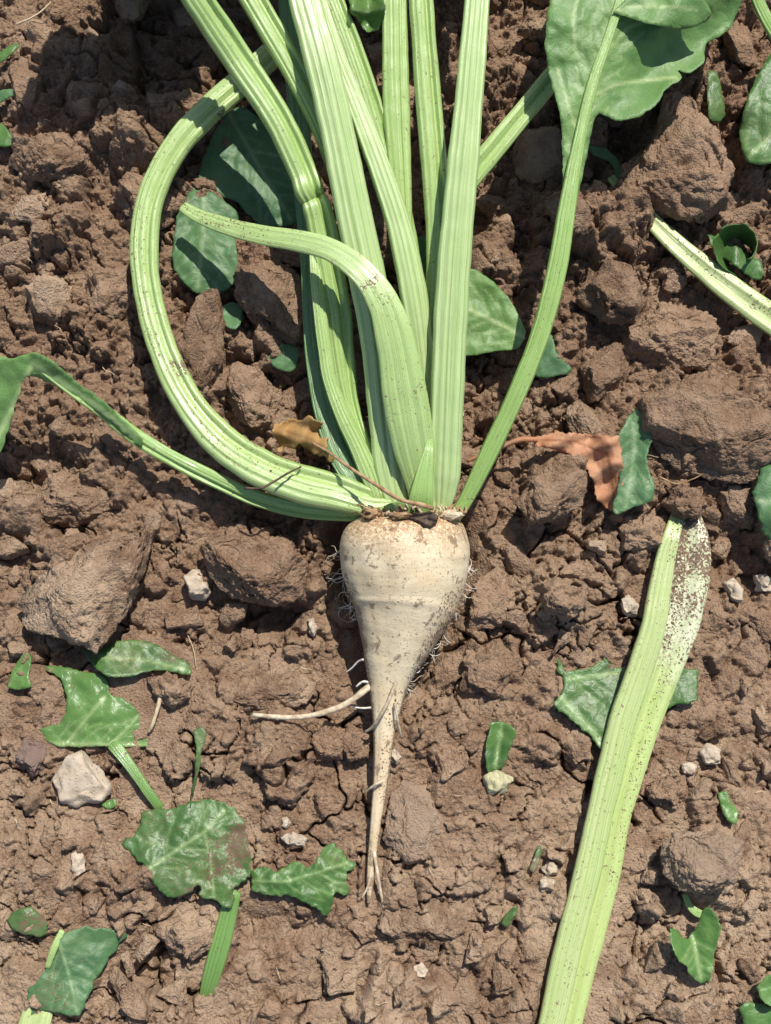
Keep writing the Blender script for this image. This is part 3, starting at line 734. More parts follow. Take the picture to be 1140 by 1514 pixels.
# ------------------------------------------------------------------ the sugar beet
beet = empty('sugar_beet', P(600, 830, -0.018))
tag(beet, 'freshly pulled sugar beet with cream tapering root and pale green leaf stalks', 'sugar beet')
def build_root():
    e = np.array(ROOT_EDGE, float); n = 210
    y = np.interp(np.linspace(0, 1, n), np.linspace(0, 1, len(e)), e[:, 0])
    def sm(col):
        c = catmull(e, 400); o = np.argsort(c[:, 0]); return np.interp(y, c[o, 0], c[o, col])
    l, r = sm(1), sm(2); cx = (l + r) / 2; R = (r - l) / 2 * MPP * 0.965
    zc = np.interp(y, [748, 800, 900, 1000, 1100, 1220, 1336], [36, 34, 27, 21, 16, 11, 6]) * 0.001
    ctr = P(cx, y, zc)
    m = 96; th = np.linspace(0, 2 * np.pi, m, endpoint=False)
    T = np.gradient(ctr, axis=0); T[:60] = T[60]; T /= np.linalg.norm(T, axis=1)[:, None]
    S = np.cross(T, [0, 0, 1.0]); S /= np.linalg.norm(S, axis=1)[:, None]; U = np.cross(S, T)
    d = np.r_[0, np.cumsum(np.linalg.norm(np.diff(ctr, axis=0), axis=1))]
    A, TH = np.meshgrid(d, th, indexing='ij')
    ringw = 0.010 * noise2(A * 95, np.cos(TH) * 1.2 + 5, 71) + 0.006 * noise2(A * 230, np.sin(TH) * 1.1, 73)
    lump = 0.035 * fbm2(np.cos(TH) * 1.1 + A * 9, np.sin(TH) * 1.1 + A * 4, 75, 3)
    RR = R[:, None] * (1 + (ringw + lump) * smooth(0.0, 0.02, A)) * (1 + 0.05 * np.clip(-np.sin(TH), 0, 1))
    # growth ridge part way down, vertical fold lower on the root
    RR = RR * (1 + 0.022 * np.exp(-((A - 0.068 - 0.003 * np.cos(TH * 2)) / 0.0022) ** 2) + 0.014 * np.exp(-((A - 0.112) / 0.003) ** 2) - 0.05 * np.exp(-((TH - 1.0) / 0.25) ** 2) * smooth(0.11, 0.17, A))
    V = ctr[:, None] + RR[..., None] * (S[:, None] * np.cos(TH)[..., None] + U[:, None] * np.sin(TH)[..., None])
    V = V.reshape(-1, 3)
    uv = np.stack([np.cos(TH).ravel() * 0.5 + np.sin(TH).ravel() * 0.3, A.ravel()], -1)
    soiled = np.clip(0.9 * smooth(0.62, 1.0, np.abs(np.cos(TH))) * smooth(0.02, 0.09, A) * np.where(np.cos(TH) > 0, 1.0, 0.72) + 0.15 * smooth(0.12, 0.2, A), 0, 1)
    idx = np.arange(n * m).reshape(n, m); nx_ = np.roll(idx, -1, 1)
    F = np.stack([idx[:-1], nx_[:-1], nx_[1:], idx[1:]], -1).reshape(-1, 4)
    # crown disc, closed by shrinking rings that bulge a little
    V = list(map(tuple, V)); uvl = uv.tolist(); so = soiled.ravel().tolist(); prev = idx[0]; fl = F.tolist()
    for k, (sc, bul) in enumerate([(0.7, 0.0015), (0.4, 0.002), (0.12, 0.002)]):
        ring = []
        for j in range(m):
            q = np.array(V[idx[0][j]]); c0 = ctr[0]
            q = c0 + (q - c0) * sc - T[0] * (bul + 0.0016 * float(noise2(j * 0.35, k * 3.1, 9)))
            ring.append(len(V)); V.append(tuple(q)); uvl.append([j / m, -0.002]); so.append(0.35)
        for j in range(m): fl.append([prev[j], ring[j], ring[(j + 1) % m], prev[(j + 1) % m]])
        prev = ring
    o = mesh_obj('root', np.array(V), fl, M['beet'], uvs=uvl, attrs={'soiled': so})
    bm = bmesh.new(); bm.from_mesh(o.data); bmesh.ops.holes_fill(bm, edges=bm.edges[:], sides=0); bmesh.ops.recalc_face_normals(bm, faces=bm.faces[:]); bm.to_mesh(o.data); bm.free()
    return o
root = build_root()
root['label'] = 'cream tapering root with soil smears'
group_under(beet, root)
# side roots and hairs
for nm, pts, a, b, mt in [
        ('side_root', [(552, 1012, 22), (540, 1020, 24), (510, 1042, 25), (470, 1056, 23), (430, 1061, 20), (374, 1057, 16)], 2.6, 1.7, 'rootlet'),
        ('side_root', [(586, 1008, 42), (575, 1035, 41), (560, 1062, 36), (550, 1076, 27), (540, 1082, 20)], 1.5, 1.0, 'rootlet'),
        ('side_root', [(553, 1258, 12), (558, 1290, 13), (563, 1320, 9), (568, 1344, 5)], 1.5, 0.9, 'rootlet'),
        ('side_root', [(549, 1285, 10), (544, 1310, 9), (535, 1328, 6)], 1.1, 0.7, 'rootlet'),
        ('side_root', [(566, 1155, 23), (555, 1160, 24), (542, 1170, 17)], 1.2, 0.8, 'rootlet'),
        ('side_root', [(584, 1040, 34), (588, 1065, 30), (594, 1092, 18)], 1.0, 0.6, 'rootlet'),
        ('side_root', [(550, 1010, 24), (537, 1008, 22), (527, 1015, 18)], 1.0, 0.8, 'white_hair'),
        ('side_root', [(552, 1046, 20), (536, 1047, 17), (520, 1045, 14)], 0.9, 0.5, 'white_hair'),
        ('side_root', [(538, 975, 26), (530, 978, 20), (520, 988, 14), (512, 994, 10)], 0.9, 0.5, 'white_hair'),
        ('side_root', [(563, 1320, 9), (566, 1333, 6), (565, 1345, 4)], 0.7, 0.4, 'rootlet')]:
    f_ = fibre(nm, pts, a, b, mt, root)
rr = random.Random(5)
for k in range(90):
    right = k % 9 < 6
    y = rr.uniform(835, 1020) if right else rr.uniform(800, 930)
    ed = np.array(ROOT_EDGE); xl = np.interp(y, ed[:, 0], ed[:, 1]); xr = np.interp(y, ed[:, 0], ed[:, 2])
    x = xr - 3 if right else xl + 3; sgn = 1 if right else -1
    z = rr.uniform(14, 26); L = rr.uniform(10, 34); pts = [(x, y, z)]
    px_, py_ = x, y; ang = rr.uniform(-0.3, 1.2)
    for j in range(4):
        ang += rr.uniform(-1.0, 1.0); px_ += sgn * math.cos(ang) * L / 4; py_ += math.sin(ang) * L / 4; z -= rr.uniform(0.5, 4.5)
        pts.append((px_, py_, z))
    fibre('root_hair', pts, rr.uniform(0.24, 0.46), 0.15, 'white_hair' if rr.random() < 0.4 else 'rootlet', root, n=12, m=5, seed=k)
# ragged scales on the crown rim and the rotten stub in its middle
def lump(name, cx, cy, z, rx, ry, rz, seed, mat, parent, rough=0.3):
    v, f = clod_shape(4, seed, 8, rough, 0.10); v = v * np.array([rx, ry, rz]) * 0.001
    v = v + P(cx, cy, z * 0.001)
    o = mesh_obj(name, v, f, M[mat], parent); return o
group_under(beet, lump('rotten_stub', 629, 766, 72, 12, 6, 9, 301, 'stub', None, 0.45), lump('corky_rim', 554, 758, 62, 9, 5, 6, 305, 'dry_fibre', None, 0.5), lump('corky_rim', 596, 761, 74, 9, 3, 4, 309, 'dry_fibre', None, 0.5), lump('corky_rim', 668, 763, 62, 9, 4, 5, 311, 'rootlet', None, 0.5))
for k in range(80):
    x = rr.uniform(536, 686); y = 758 + 9 * math.sin((x - 540) / 16.0) * 0.5 + rr.uniform(-5, 9)
    z = 72 - abs(x - 606) * 0.28 + rr.uniform(-3, 4)
    fibre('crown_scale', [(x, y, z), (x + rr.uniform(-5, 5), y - rr.uniform(3, 8), z + rr.uniform(0, 3)), (x + rr.uniform(-9, 9), y - rr.uniform(8, 14), z - 1)], rr.uniform(0.6, 1.6), 0.4, rr.choice(['rootlet', 'dry_fibre', 'rootlet', 'straw']), root, n=7, m=6, seed=k)

def off_leaf(px, py, ang, L, wd, z0, z1, mat, parent, seed):
    """whole leaf blade that carries on a stalk beyond the picture"""
    t = np.linspace(0, 1, 15); half = wd / 2 * np.sin(np.pi * np.clip(t * 0.93 + 0.04, 0, 1)) ** 0.7 * (1 + 0.15 * np.sin(t * 13 + seed))
    c, s = math.cos(math.radians(ang)), math.sin(math.radians(ang))
    cx = px + c * t * L; cy = py - s * t * L
    left = np.stack([cx - s * half, cy - c * half], -1); right = np.stack([cx + s * half, cy + c * half], -1)
    ol = np.vstack([left, right[::-1]])
    def zf(x, y):
        u = ((x - px) * c - (y - py) * s) / L; d = (x - px) * s + (y - py) * c
        return z0 + (z1 - z0) * u + 0.0009 * d * d + 5 * np.sin(u * 11 + np.sign(d)) * np.abs(d) / wd * 2
    veins = [([(px, py), (px + c * L * .95, py - s * L * .95)], 7)]
    for k in range(1, 6):
        bx, by = px + c * L * k / 6.5, py - s * L * k / 6.5
        for sg in (-1, 1):
            a2 = math.radians(ang + sg * 48); veins.append(([(bx, by), (bx + math.cos(a2) * wd * .45, by - math.sin(a2) * wd * .45)], 3))
    return blade('leaf_blade', ol, zf, mat, veins, parent, res=11, jag=4, pucker=2.0, wrinkle=1.5, seed=seed)
ST = {}
def st(key, pts, mat, kind, thick=0.5, seed=0, **kw):
    ST[key] = stalk('leaf_stalk', pts, mat, kind, None, thick=thick, seed=seed, **kw); group_under(beet, ST[key]); return ST[key]
st('loop', [(585, 742, 44, 26), (548, 742, 44, 44), (500, 729, 44, 54, -6), (440, 714, 43, 58, -8), (385, 692, 42, 56, -8), (330, 655, 40, 52, 0), (282, 600, 40, 48, 4), (246, 530, 40, 44, 8), (222, 450, 40, 43, 12), (213, 370, 41, 45, 14),
            (224, 290, 42, 44, 12), (262, 215, 42, 44, 8), (318, 155, 40, 44, 4), (375, 105, 38, 42), (430, 50, 36, 40), (475, -30, 40, 36)], 'stalk_dirty', 'groove_right', 0.57, 1)
st('limp', [(560, 757, 40, 18), (520, 760, 38, 22, 20), (450, 754, 34, 26, 30), (380, 737, 30, 26, 30), (315, 708, 30, 25, 20), (255, 678, 34, 24, 10), (200, 645, 40, 24, 0), (150, 606, 48, 22, -10), (100, 572, 54, 18, -10), (50, 536, 60, 12, -10)], 'stalk_green', 'side_channel', 0.47, 2)
st('kinked', [(175, -190, 165, 40), (240, -85, 136, 46), (293, 0, 114, 48), (350, 85, 94, 48), (410, 175, 84, 46), (446, 250, 76, 44), (457, 281, 74, 45), (463, 294, 68, 40), (468, 305, 70, 46), (475, 332, 66, 45), (486, 390, 60, 46), (498, 460, 54, 44), (506, 530, 47, 38), (518, 600, 42, 28), (545, 680, 42, 24), (570, 735, 42, 20)], 'stalk', 'side_channel', 0.68, 3)
st('split_edge', [(462, 318, 58, 12), (466, 390, 63, 17), (473, 460, 62, 20), (481, 520, 59, 22), (488, 562, 57, 22), (506, 612, 54, 24), (528, 658, 50, 26), (546, 700, 47, 28), (560, 738, 44, 22)], 'stalk', 'ribbed', 0.72, 4)
st('second', [(300, -130, 104, 38), (345, -50, 100, 42), (392, 30, 92, 40), (438, 110, 84, 38), (475, 185, 74, 34), (505, 270, 62, 32), (530, 360, 52, 32), (560, 520, 44, 32), (580, 720, 42, 26)], 'stalk', 'side_channel', 0.68, 5)
st('broad', [(405, -180, 116, 42), (430, -80, 114, 48), (450, 0, 110, 50), (475, 90, 106, 52), (500, 200, 98, 54), (522, 310, 88, 56), (545, 420, 76, 56), (562, 520, 64, 56), (574, 620, 54, 58), (584, 700, 46, 58), (592, 752, 42, 40)], 'stalk_pale', 'ribbed', 0.57, 6)
st('bent', [(628, 752, 48, 36), (622, 715, 56, 46), (610, 650, 70, 62), (598, 580, 82, 66), (586, 510, 92, 60), (568, 450, 98, 48), (536, 403, 100, 40), (490, 370, 98, 36), (440, 356, 90, 34), (390, 348, 80, 31), (340, 336, 66, 27), (300, 322, 54, 22), (282, 313, 49, 19), (270, 305, 46, 16)], 'stalk_dirty', 'flat', 0.40, 7)
st('slim_front', [(440, -120, 104, 22), (466, -20, 102, 22), (496, 75, 98, 26), (528, 160, 93, 31), (562, 250, 88, 35), (590, 335, 82, 38), (609, 420, 76, 42), (621, 500, 67, 36), (628, 575, 58, 24), (630, 660, 50, 16), (632, 735, 45, 14)], 'stalk_pale', 'ribbed', 0.68, 8)
st('slim_back', [(455, -120, 92, 30), (486, -20, 88, 32), (520, 70, 82, 34), (552, 165, 75, 34), (582, 265, 68, 32), (606, 370, 60, 28), (620, 500, 50, 22), (630, 700, 44, 18)], 'stalk', 'side_channel', 0.68, 9)
st('straight', [(584, -200, 96, 36), (583, -80, 92, 40), (584, 40, 86, 40), (586, 150, 79, 42), (592, 260, 72, 34), (600, 360, 64, 24), (612, 480, 54, 20), (628, 720, 42, 18)], 'stalk', 'ribbed', 0.61, 10)
st('straight', [(612, -200, 104, 34), (618, -80, 100, 36), (624, 20, 94, 38), (632, 130, 86, 40), (642, 250, 78, 40), (646, 340, 70, 34), (642, 440, 62, 26), (636, 560, 52, 18), (634, 720, 44, 16)], 'stalk', 'side_channel', 0.68, 11)
st('front', [(718, -200, 124, 36), (712, -90, 121, 38), (704, 20, 117, 40), (694, 140, 111, 44), (683, 260, 104, 48), (673, 370, 95, 50), (666, 480, 85, 51), (661, 590, 72, 50), (658, 670, 60, 50), (656, 715, 53, 44), (652, 758, 46, 26)], 'stalk_pale', 'ribbed', 0.62, 12)
st('leafy', [(672, 766, 44, 18), (690, 737, 48, 22), (722, 672, 57, 28), (765, 580, 68, 28), (800, 490, 76, 29), (824, 395, 83, 30), (838, 310, 88, 27), (854, 220, 92, 20), (876, 125, 96, 18), (903, 45, 99, 15), (935, -60, 102, 12), (965, -170, 98, 8)], 'stalk_green', 'ribbed', 0.72, 13)
st('crossing', [(640, 330, 46, 30), (690, 268, 50, 36), (740, 208, 54, 36), (800, 135, 56, 34), (850, 75, 58, 30), (900, 20, 58, 24)], 'stalk', 'channel', 0.5, 14)
st('shaded', [(415, -120, 56, 30), (428, 0, 54, 34), (440, 140, 50, 34), (450, 280, 44, 32), (458, 400, 38, 28), (466, 520, 36, 30), (484, 620, 38, 34), (512, 690, 40, 34), (560, 745, 40, 24)], 'stalk_dark', 'flat', 0.4, 15)
st('sheathing', [(637, 640, 70, 4), (634, 665, 74, 14), (628, 700, 73, 26), (623, 735, 70, 36), (620, 760, 62, 34)], 'stalk_green', 'flat', 0.3, 16)
# withered leaf stalk lying over the crown
ws = fibre('withered_stalk', [(640, 752, 80), (622, 746, 84), (590, 738, 80), (555, 716, 74), (515, 690, 66), (485, 668, 52), (462, 655, 44)], 1.7, 1.0, 'dry_fibre', n=30, m=8); group_under(beet, ws)
blade('withered_blade', [(490, 680), (470, 672), (440, 662), (415, 668), (405, 645), (412, 628), (440, 618), (466, 618), (478, 640), (486, 662)], lambda x, y: 34 + 5 * np.sin((x - 405 + 0.5 * y) / 8.0) + 4 * np.sin((y - 620 - 0.3 * x) / 6.0) + 0.14 * (x - 400), 'brown_leaf', [([(488, 672), (460, 650), (425, 638)], 3)], ws, res=2.6, jag=6, wrinkle=1.5, seed=3)
# membranous sheaths where the stalks leave the crown
def sheath(ol, zf, mat, seed): group_under(beet, blade('sheath', ol, zf, mat, [], None, res=4.5, jag=1.0, wrinkle=0.3, seed=seed))
sheath([(566, 748), (590, 742), (636, 746), (634, 762), (606, 770), (580, 764)], lambda x, y: 74 - 0.012 * (x - 606) ** 2 * 0.4 - 0.3 * (y - 745), 'sheath', 22)

# blades on the stalks
zk = lambda y: np.interp(y, [-260, -60, 45, 220, 330], [92, 101, 98, 91, 86])
def z_big(x, y):
    mid = np.interp(y, [-170, -60, 45, 125, 220, 330], [965, 935, 903, 876, 854, 836]); d = x - mid
    z = zk(y) - 2 + 0.0 * x
    rt = np.clip(d, 0, None); lf = np.clip(-d, 0, None)
    z = z + 0.10 * lf - 0.0008 * lf ** 2 - 0.14 * rt + 0.00022 * rt ** 2
    return z + smooth(20, 90, rt) * (9 * np.sin((x * 0.55 + y * 1.1) / 27.0)) + smooth(15, 60, lf) * 2.5 * np.sin(y / 22.0)
big = blade('leaf_blade', [(829, 345), (831, 285), (832, 235), (827, 170), (812, 110), (806, 60), (812, 5), (836, -70), (880, -170), (960, -250), (1060, -230), (1125, -130), (1112, -45), (1094, 8), (1078, 42), (1056, 58), (1043, 66), (1040, 92), (1022, 106), (1003, 104), (1008, 116), (988, 128), (972, 152), (945, 172), (912, 178), (882, 172), (866, 240), (852, 300), (843, 345)],
            z_big, 'leaf_under', [([(836, 330), (854, 220), (876, 125), (903, 45), (935, -60), (965, -170)], 7), ([(880, 140), (910, 125), (960, 118), (1000, 114)], 2.6), ([(893, 80), (930, 40), (990, 20), (1050, 25)], 2.6), ([(860, 100), (850, 70), (848, 20), (862, -30)], 2.2), ([(855, 200), (838, 150), (824, 100)], 2.0), ([(915, 10), (960, -40), (1040, -60)], 2.6)],
            ST['leafy'], res=4, jag=1.5, pucker=1.2, wrinkle=0.8, seed=31, auto=34)
blade('leaf_lobe', [(905, 18), (935, -8), (985, -20), (1030, -10), (1052, 18), (1040, 34), (1005, 44), (965, 36), (930, 26)], lambda x, y: z_big(x, y) + 7 + 0.05 * (x - 900) + 0.12 * (y - 10), 'leaf_under', [([(905, 16), (960, 8), (1030, 14)], 2.4)], ST['leafy'], res=5, seed=32)
blade('leaf_blade', [(212, 650), (160, 600), (110, 562), (75, 532), (44, 522), (18, 530), (-10, 528), (-50, 560), (-70, 640), (-30, 700), (0, 668), (14, 630), (26, 590), (38, 560), (60, 560), (110, 588), (160, 622), (205, 660)],
      lambda x, y: np.where(x > 45, np.interp(x, [45, 210], [64, 44]) - 0.35 * (y - np.interp(x, [45, 210], [535, 655])), 64 - 0.16 * np.clip(y - 530, 0, None) - 0.12 * (45 - x)), 'leaf_under', [([(200, 645), (150, 606), (100, 572), (48, 538), (20, 600), (-10, 660)], 4)], ST['limp'], res=4.5, jag=1.5, seed=33)
blade('leaf_blade', [(515, -30), (560, -25), (570, 5), (564, 35), (550, 46), (538, 44), (528, 28), (516, 15)], lambda x, y: 90 + 6 * np.sin((x - 510) / 7.5) + 3 * np.sin(y / 7.0) - 0.15 * y, 'leaf_fresh', [([(520, 14), (545, 18), (566, 12)], 2.2)], ST['slim_back'], res=3.5, jag=2, wrinkle=1.5, seed=34)
for key, a in {'kinked': (238, -82, 108, 330, 300, 138, 178, 1), 'second': (318, -110, 118, 330, 150, 116, 104, 2), 'broad': (407, -190, 104, 340, 190, 118, 98, 4), 'slim_front': (440, -130, 100, 300, 140, 108, 122, 5),  # kinked stalk's unseen blade is widened and raised to shade the pit
               'straight': (612, -200, 92, 340, 180, 108, 96, 6), 'front': (718, -210, 82, 340, 190, 126, 104, 7), 'crossing': (895, 20, 50, 240, 130, 58, 46, 8), 'loop': (475, -40, 60, 260, 130, 40, 52, 9), 'shaded': (415, -120, 100, 260, 150, 58, 70, 10)}.items():
    off_leaf(*a[:5], a[5], a[6], 'leaf', ST[key], a[7])

sprinkle(root, [(655, 880), (692, 860), (680, 900), (640, 960), (612, 1010), (600, 1005), (630, 940)], 260, 1)
sprinkle(root, [(503, 860), (514, 850), (530, 930), (545, 1000), (538, 1000), (520, 930)], 110, 2)
sprinkle(root, [(570, 1030), (606, 1010), (585, 1120), (570, 1190), (558, 1190)], 120, 3)
sprinkle(root, [(520, 770), (600, 762), (690, 770), (690, 800), (640, 790), (560, 800), (510, 800)], 130, 4, 0.25, 0.6)
sprinkle(ST['loop'], [(195, 300), (222, 300), (212, 400), (225, 500), (205, 470), (192, 380)], 150, 5, 0.25, 0.65)
sprinkle(ST['loop'], [(262, 560), (300, 560), (340, 640), (420, 690), (380, 715), (300, 650)], 170, 6, 0.25, 0.7)
sprinkle(ST['bent'], [(268, 300), (300, 310), (380, 335), (400, 350), (360, 352), (290, 325)], 120, 7, 0.25, 0.7)
strand = fibre('dry_strand', [(362, 722, 50), (385, 722, 58), (405, 712, 60), (425, 700, 58), (445, 690, 50)], 1.0, 0.7, 'stub', n=20, m=7); group_under(beet, strand)

# ------------------------------------------------------------------ cut stalk and loose leaves on the soil
def single(o, label, cat, group=None):
    co = np.empty(len(o.data.vertices) * 3, np.float32); o.data.vertices.foreach_get('co', co); co = co.reshape(-1, 3)
    at = (float(co[:, 0].mean()), float(co[:, 1].mean()), float(co[:, 2].min()))
    rebase(o, at); return tag(o, label, cat, group)
def thing(name, px, py, z, label, cat, parts, group=None):
    e = empty(name, P(px, py, z * 0.001)); tag(e, label, cat, group); group_under(e, *parts); return e
rib = stalk('rib', [(1014, 718, -6, 14), (1009, 740, 6, 16), (994, 788, 15, 25), (983, 830, 16, 30), (974, 880, 17, 34), (965, 930, 18, 37), (943, 1000, 18, 38), (922, 1060, 18, 39), (907, 1120, 18, 39), (888, 1200, 18, 38), (866, 1300, 18, 38), (840, 1400, 18, 38), (815, 1514, 18, 37), (797, 1590, 18, 36)], 'stalk_cut', 'ribbed', None, thick=0.55, seed=20)
flange = stalk('opened_flange', [(1016, 730, -4, 18), (1016, 752, 8, 32), (1021, 790, 12, 50), (1022, 830, 13, 60), (1015, 880, 14, 58), (1004, 930, 14, 54), (977, 1000, 13, 52), (955, 1060, 12, 48), (936, 1120, 12, 46), (913, 1200, 12, 42), (892, 1300, 12, 44), (867, 1400, 12, 42), (841, 1514, 12, 36), (823, 1590, 12, 36)], 'stalk_inner', 'channel', None, thick=0.30, seed=0)
flange['label'] = 'flat side of the stalk, opened whitish end caked with soil grains'
sprinkle(flange, [(1005, 745), (1050, 780), (1052, 850), (1020, 960), (985, 1010), (990, 900), (1000, 800)], 420, 11, 0.3, 0.9)
sprinkle(flange, [(1000, 900), (1012, 905), (940, 1180), (905, 1330), (895, 1325), (930, 1150)], 260, 12, 0.25, 0.7)
sprinkle(flange, [(1002, 745), (1022, 760), (1008, 900), (985, 965), (974, 955), (994, 850)], 420, 14, 0.35, 1.0)
sprinkle(rib, [(1000, 745), (1018, 745), (1000, 830), (985, 830)], 90, 13, 0.3, 0.8)
thing('cut_leaf_stalk', 900, 1180, 4, 'long thick pale green cut leaf stalk with soil-caked whitish torn end', 'leaf stalk', [rib, flange])

def leaf(name, ol, zf, mat, veins, label, cat='leaf', **kw):
    return single(blade(name, ol, zf, mat, veins, None, **kw), label, cat)
leaf('leaf_fragment', [(822, 968), (838, 992), (870, 988), (893, 972), (905, 985), (935, 988), (985, 985), (1035, 992), (1030, 1035), (990, 1045), (950, 1050), (915, 1080), (893, 1112), (870, 1085), (840, 1060), (816, 1040), (838, 1015), (826, 990)],
     on_soil(1.0, cx=880, cy=1040, cup=1.0, rad=80, fold=((830, 1000), (1, -0.06), 0.10, 0.0)), 'leaf', [([(840, 1005), (890, 998), (930, 992)], 3.5), ([(820, 1020), (850, 1055), (880, 1085), (893, 1108)], 4.5)],
     'torn dark green leaf pinned under the long cut stalk', jag=3, seed=41, wrinkle=0.6, smooth_edge=False, res=3, auto=24)
leaf('leaf_fragment', [(724, 1070), (742, 1066), (763, 1082), (752, 1112), (745, 1132), (722, 1142), (718, 1110), (722, 1090)], on_soil(5, fold=((735, 1080), (0, 1), 0.15, 0.1)), 'leaf', [([(742, 1070), (732, 1135)], 2)], 'small green leaf scrap standing beside a greenish stone', jag=2, res=3.5, seed=42)
# left-hand torn leaf with its stalk
b1 = blade('leaf_blade', [(55, 1078), (90, 1068), (98, 1040), (92, 1010), (68, 985), (120, 992), (155, 1000), (162, 1025), (185, 1035), (205, 1055), (217, 1090), (232, 1104), (200, 1104), (150, 1104), (80, 1102)], on_soil(5, cx=140, cy=1060, cup=-3.5, rad=70, fold=((60, 1095), (1, 0.0), 0.06, 0.0)), 'leaf_fresh',
           [([(76, 1100), (130, 1101), (228, 1103)], 4.5), ([(100, 1098), (130, 1060), (155, 1030)], 2.6), ([(165, 1100), (195, 1070), (205, 1058)], 2.2)], None, jag=2.0, res=2.8, pucker=1.2, seed=43, auto=24)
b2 = stalk('stalk', [(168, 1100, 9, 20), (185, 1122, 11, 17), (205, 1150, 11, 15), (222, 1175, 9, 14), (238, 1196, 4, 14)], 'stalk_mid', 'ribbed', None, thick=0.5, seed=22)
thing('torn_leaf', 150, 1080, 3, 'glossy bright green torn leaf with short green stalk above the white stone', 'leaf', [b1, b2])
leaf('leaf_fragment', [(120, 958), (150, 962), (175, 948), (225, 950), (262, 972), (281, 980), (278, 998), (235, 990), (190, 1000), (160, 1000), (140, 985)], on_soil(5, cx=200, cy=975, fold=((150, 970), (1, 0.1), 0.25, -0.12)), 'leaf_dusty', [([(150, 972), (210, 975), (275, 990)], 2.5)], 'dark shiny leaf strip poking from under the big flat clod', jag=2, res=4, seed=44, auto=22)
leaf('leaf_fragment', [(10, 1016), (20, 988), (38, 966), (46, 976), (42, 1000), (45, 1014), (28, 1020)], on_soil(4), 'leaf_fresh', [([(14, 1014), (40, 972)], 1.6)], 'small pointed bright green leaf scrap near the torn glossy leaf', jag=1, res=3.5, seed=45)
leaf('leaf_fragment', [(285, 1080), (300, 1075), (305, 1088), (298, 1110), (294, 1140), (284, 1178), (282, 1190), (288, 1140), (290, 1105)], on_soil(6), 'leaf_dusty', [], 'narrow dusty olive leaf sliver standing in a crack', jag=1, res=3, seed=46)
# big dusty leaf
b1 = blade('leaf_blade', [(180, 1248), (205, 1225), (212, 1198), (255, 1195), (300, 1182), (345, 1195), (360, 1220), (370, 1262), (366, 1300), (348, 1312), (344, 1342), (322, 1334), (296, 1324), (294, 1310), (258, 1328), (240, 1318), (222, 1300), (212, 1280)], on_soil(11, cx=290, cy=1255, cup=-5, rad=110, ty=0.05), 'leaf_dusty',
           [([(222, 1284), (262, 1256), (300, 1232), (330, 1200)], 2.8), ([(302, 1232), (312, 1275), (316, 1325)], 2.4), ([(262, 1256), (240, 1250), (215, 1245)], 1.6), ([(304, 1240), (340, 1265), (362, 1290)], 1.6)], None, jag=3.2, res=2.8, pucker=1.4, seed=47, auto=24)
b2 = stalk('stalk', [(345, 1318, 10, 22), (338, 1350, 8, 25), (328, 1390, 7, 27), (318, 1425, 5, 27), (308, 1460, 0, 22), (302, 1480, -6, 16)], 'stalk_mid', 'ribbed', None, thick=0.5, seed=23)
sprinkle(b1, [(240, 1270), (330, 1230), (365, 1290), (340, 1335), (260, 1325)], 420, 16, 0.25, 0.6)
sprinkle(b1, [(205, 1225), (212, 1198), (255, 1195), (250, 1215)], 120, 17, 0.25, 0.6)
b3 = blade('leaf_lobe', [(370, 1290), (392, 1280), (410, 1290), (432, 1272), (452, 1280), (470, 1270), (490, 1244), (508, 1262), (527, 1280), (512, 1290), (516, 1318), (496, 1322), (484, 1354), (462, 1340), (430, 1326), (400, 1324), (375, 1315)], on_soil(9, cx=440, cy=1300, cup=-2, rad=60, fold=((370, 1300), (1, 0.0), 0.0, -0.12)), 'leaf', [([(372, 1302), (420, 1304), (470, 1290), (515, 1275)], 2.2), ([(470, 1290), (495, 1305), (512, 1306)], 2)], None, jag=3.2, res=2.8, pucker=1.2, wrinkle=1.6, seed=48, auto=22)
thing('fallen_leaf', 300, 1300, 4, 'large soil-dusted green leaf with half-buried stalk and ragged side lobe', 'leaf', [b1, b2, b3])
leaf('leaf_fragment', [(8, 1360), (25, 1346), (48, 1342), (70, 1364), (68, 1382), (45, 1384), (20, 1374)], on_soil(5, cup=-3, cx=40, cy=1365, rad=30), 'leaf_dusty', [], 'small soil-covered dark green leaf scrap under the clod edge', jag=2, res=3.5, seed=49)
b1 = blade('leaf_blade', [(88, 1392), (104, 1376), (132, 1371), (184, 1381), (166, 1410), (142, 1450), (122, 1490), (113, 1502), (88, 1500), (60, 1494), (38, 1502), (40, 1470), (58, 1446), (76, 1424)], on_soil(8, fold=((88, 1395), (0.28, 1), -0.10, -0.12)), 'leaf_blue', [([(88, 1396), (104, 1450), (113, 1498)], 2.4)], None, jag=3, res=3, seed=50, auto=20)
b2 = sprinkle(b1, [(45, 1500), (60, 1450), (85, 1425), (108, 1490)], 420, 18, 0.25, 0.6); b2.parent = None
b3 = stalk('stalk', [(92, 1376, 14, 8), (80, 1402, 15, 10), (70, 1430, 12, 8)], 'stalk', 'ribbed', None, thick=0.5, seed=24)
b4 = stalk('stalk', [(62, 1482, 6, 38), (54, 1505, 8, 42), (44, 1540, 9, 42)], 'stalk_cut', 'channel', None, thick=0.3, seed=25)
thing('crumpled_leaf', 100, 1440, 2, 'crumpled blue-green leaf with thick pale stalk at its dusty end', 'leaf', [b1, b2, b3, b4])
b1 = blade('leaf_blade', [(990, 1372), (1004, 1378), (1018, 1388), (1030, 1368), (1040, 1345), (1058, 1350), (1066, 1375), (1058, 1400), (1052, 1440), (1044, 1452), (1028, 1450), (1010, 1425), (994, 1400)], on_soil(7, fold=((1022, 1380), (0.3, 1), 0.45, 0.30)), 'leaf_fresh', [([(1024, 1385), (1036, 1446)], 3)], None, jag=3, res=3, seed=52, auto=16)
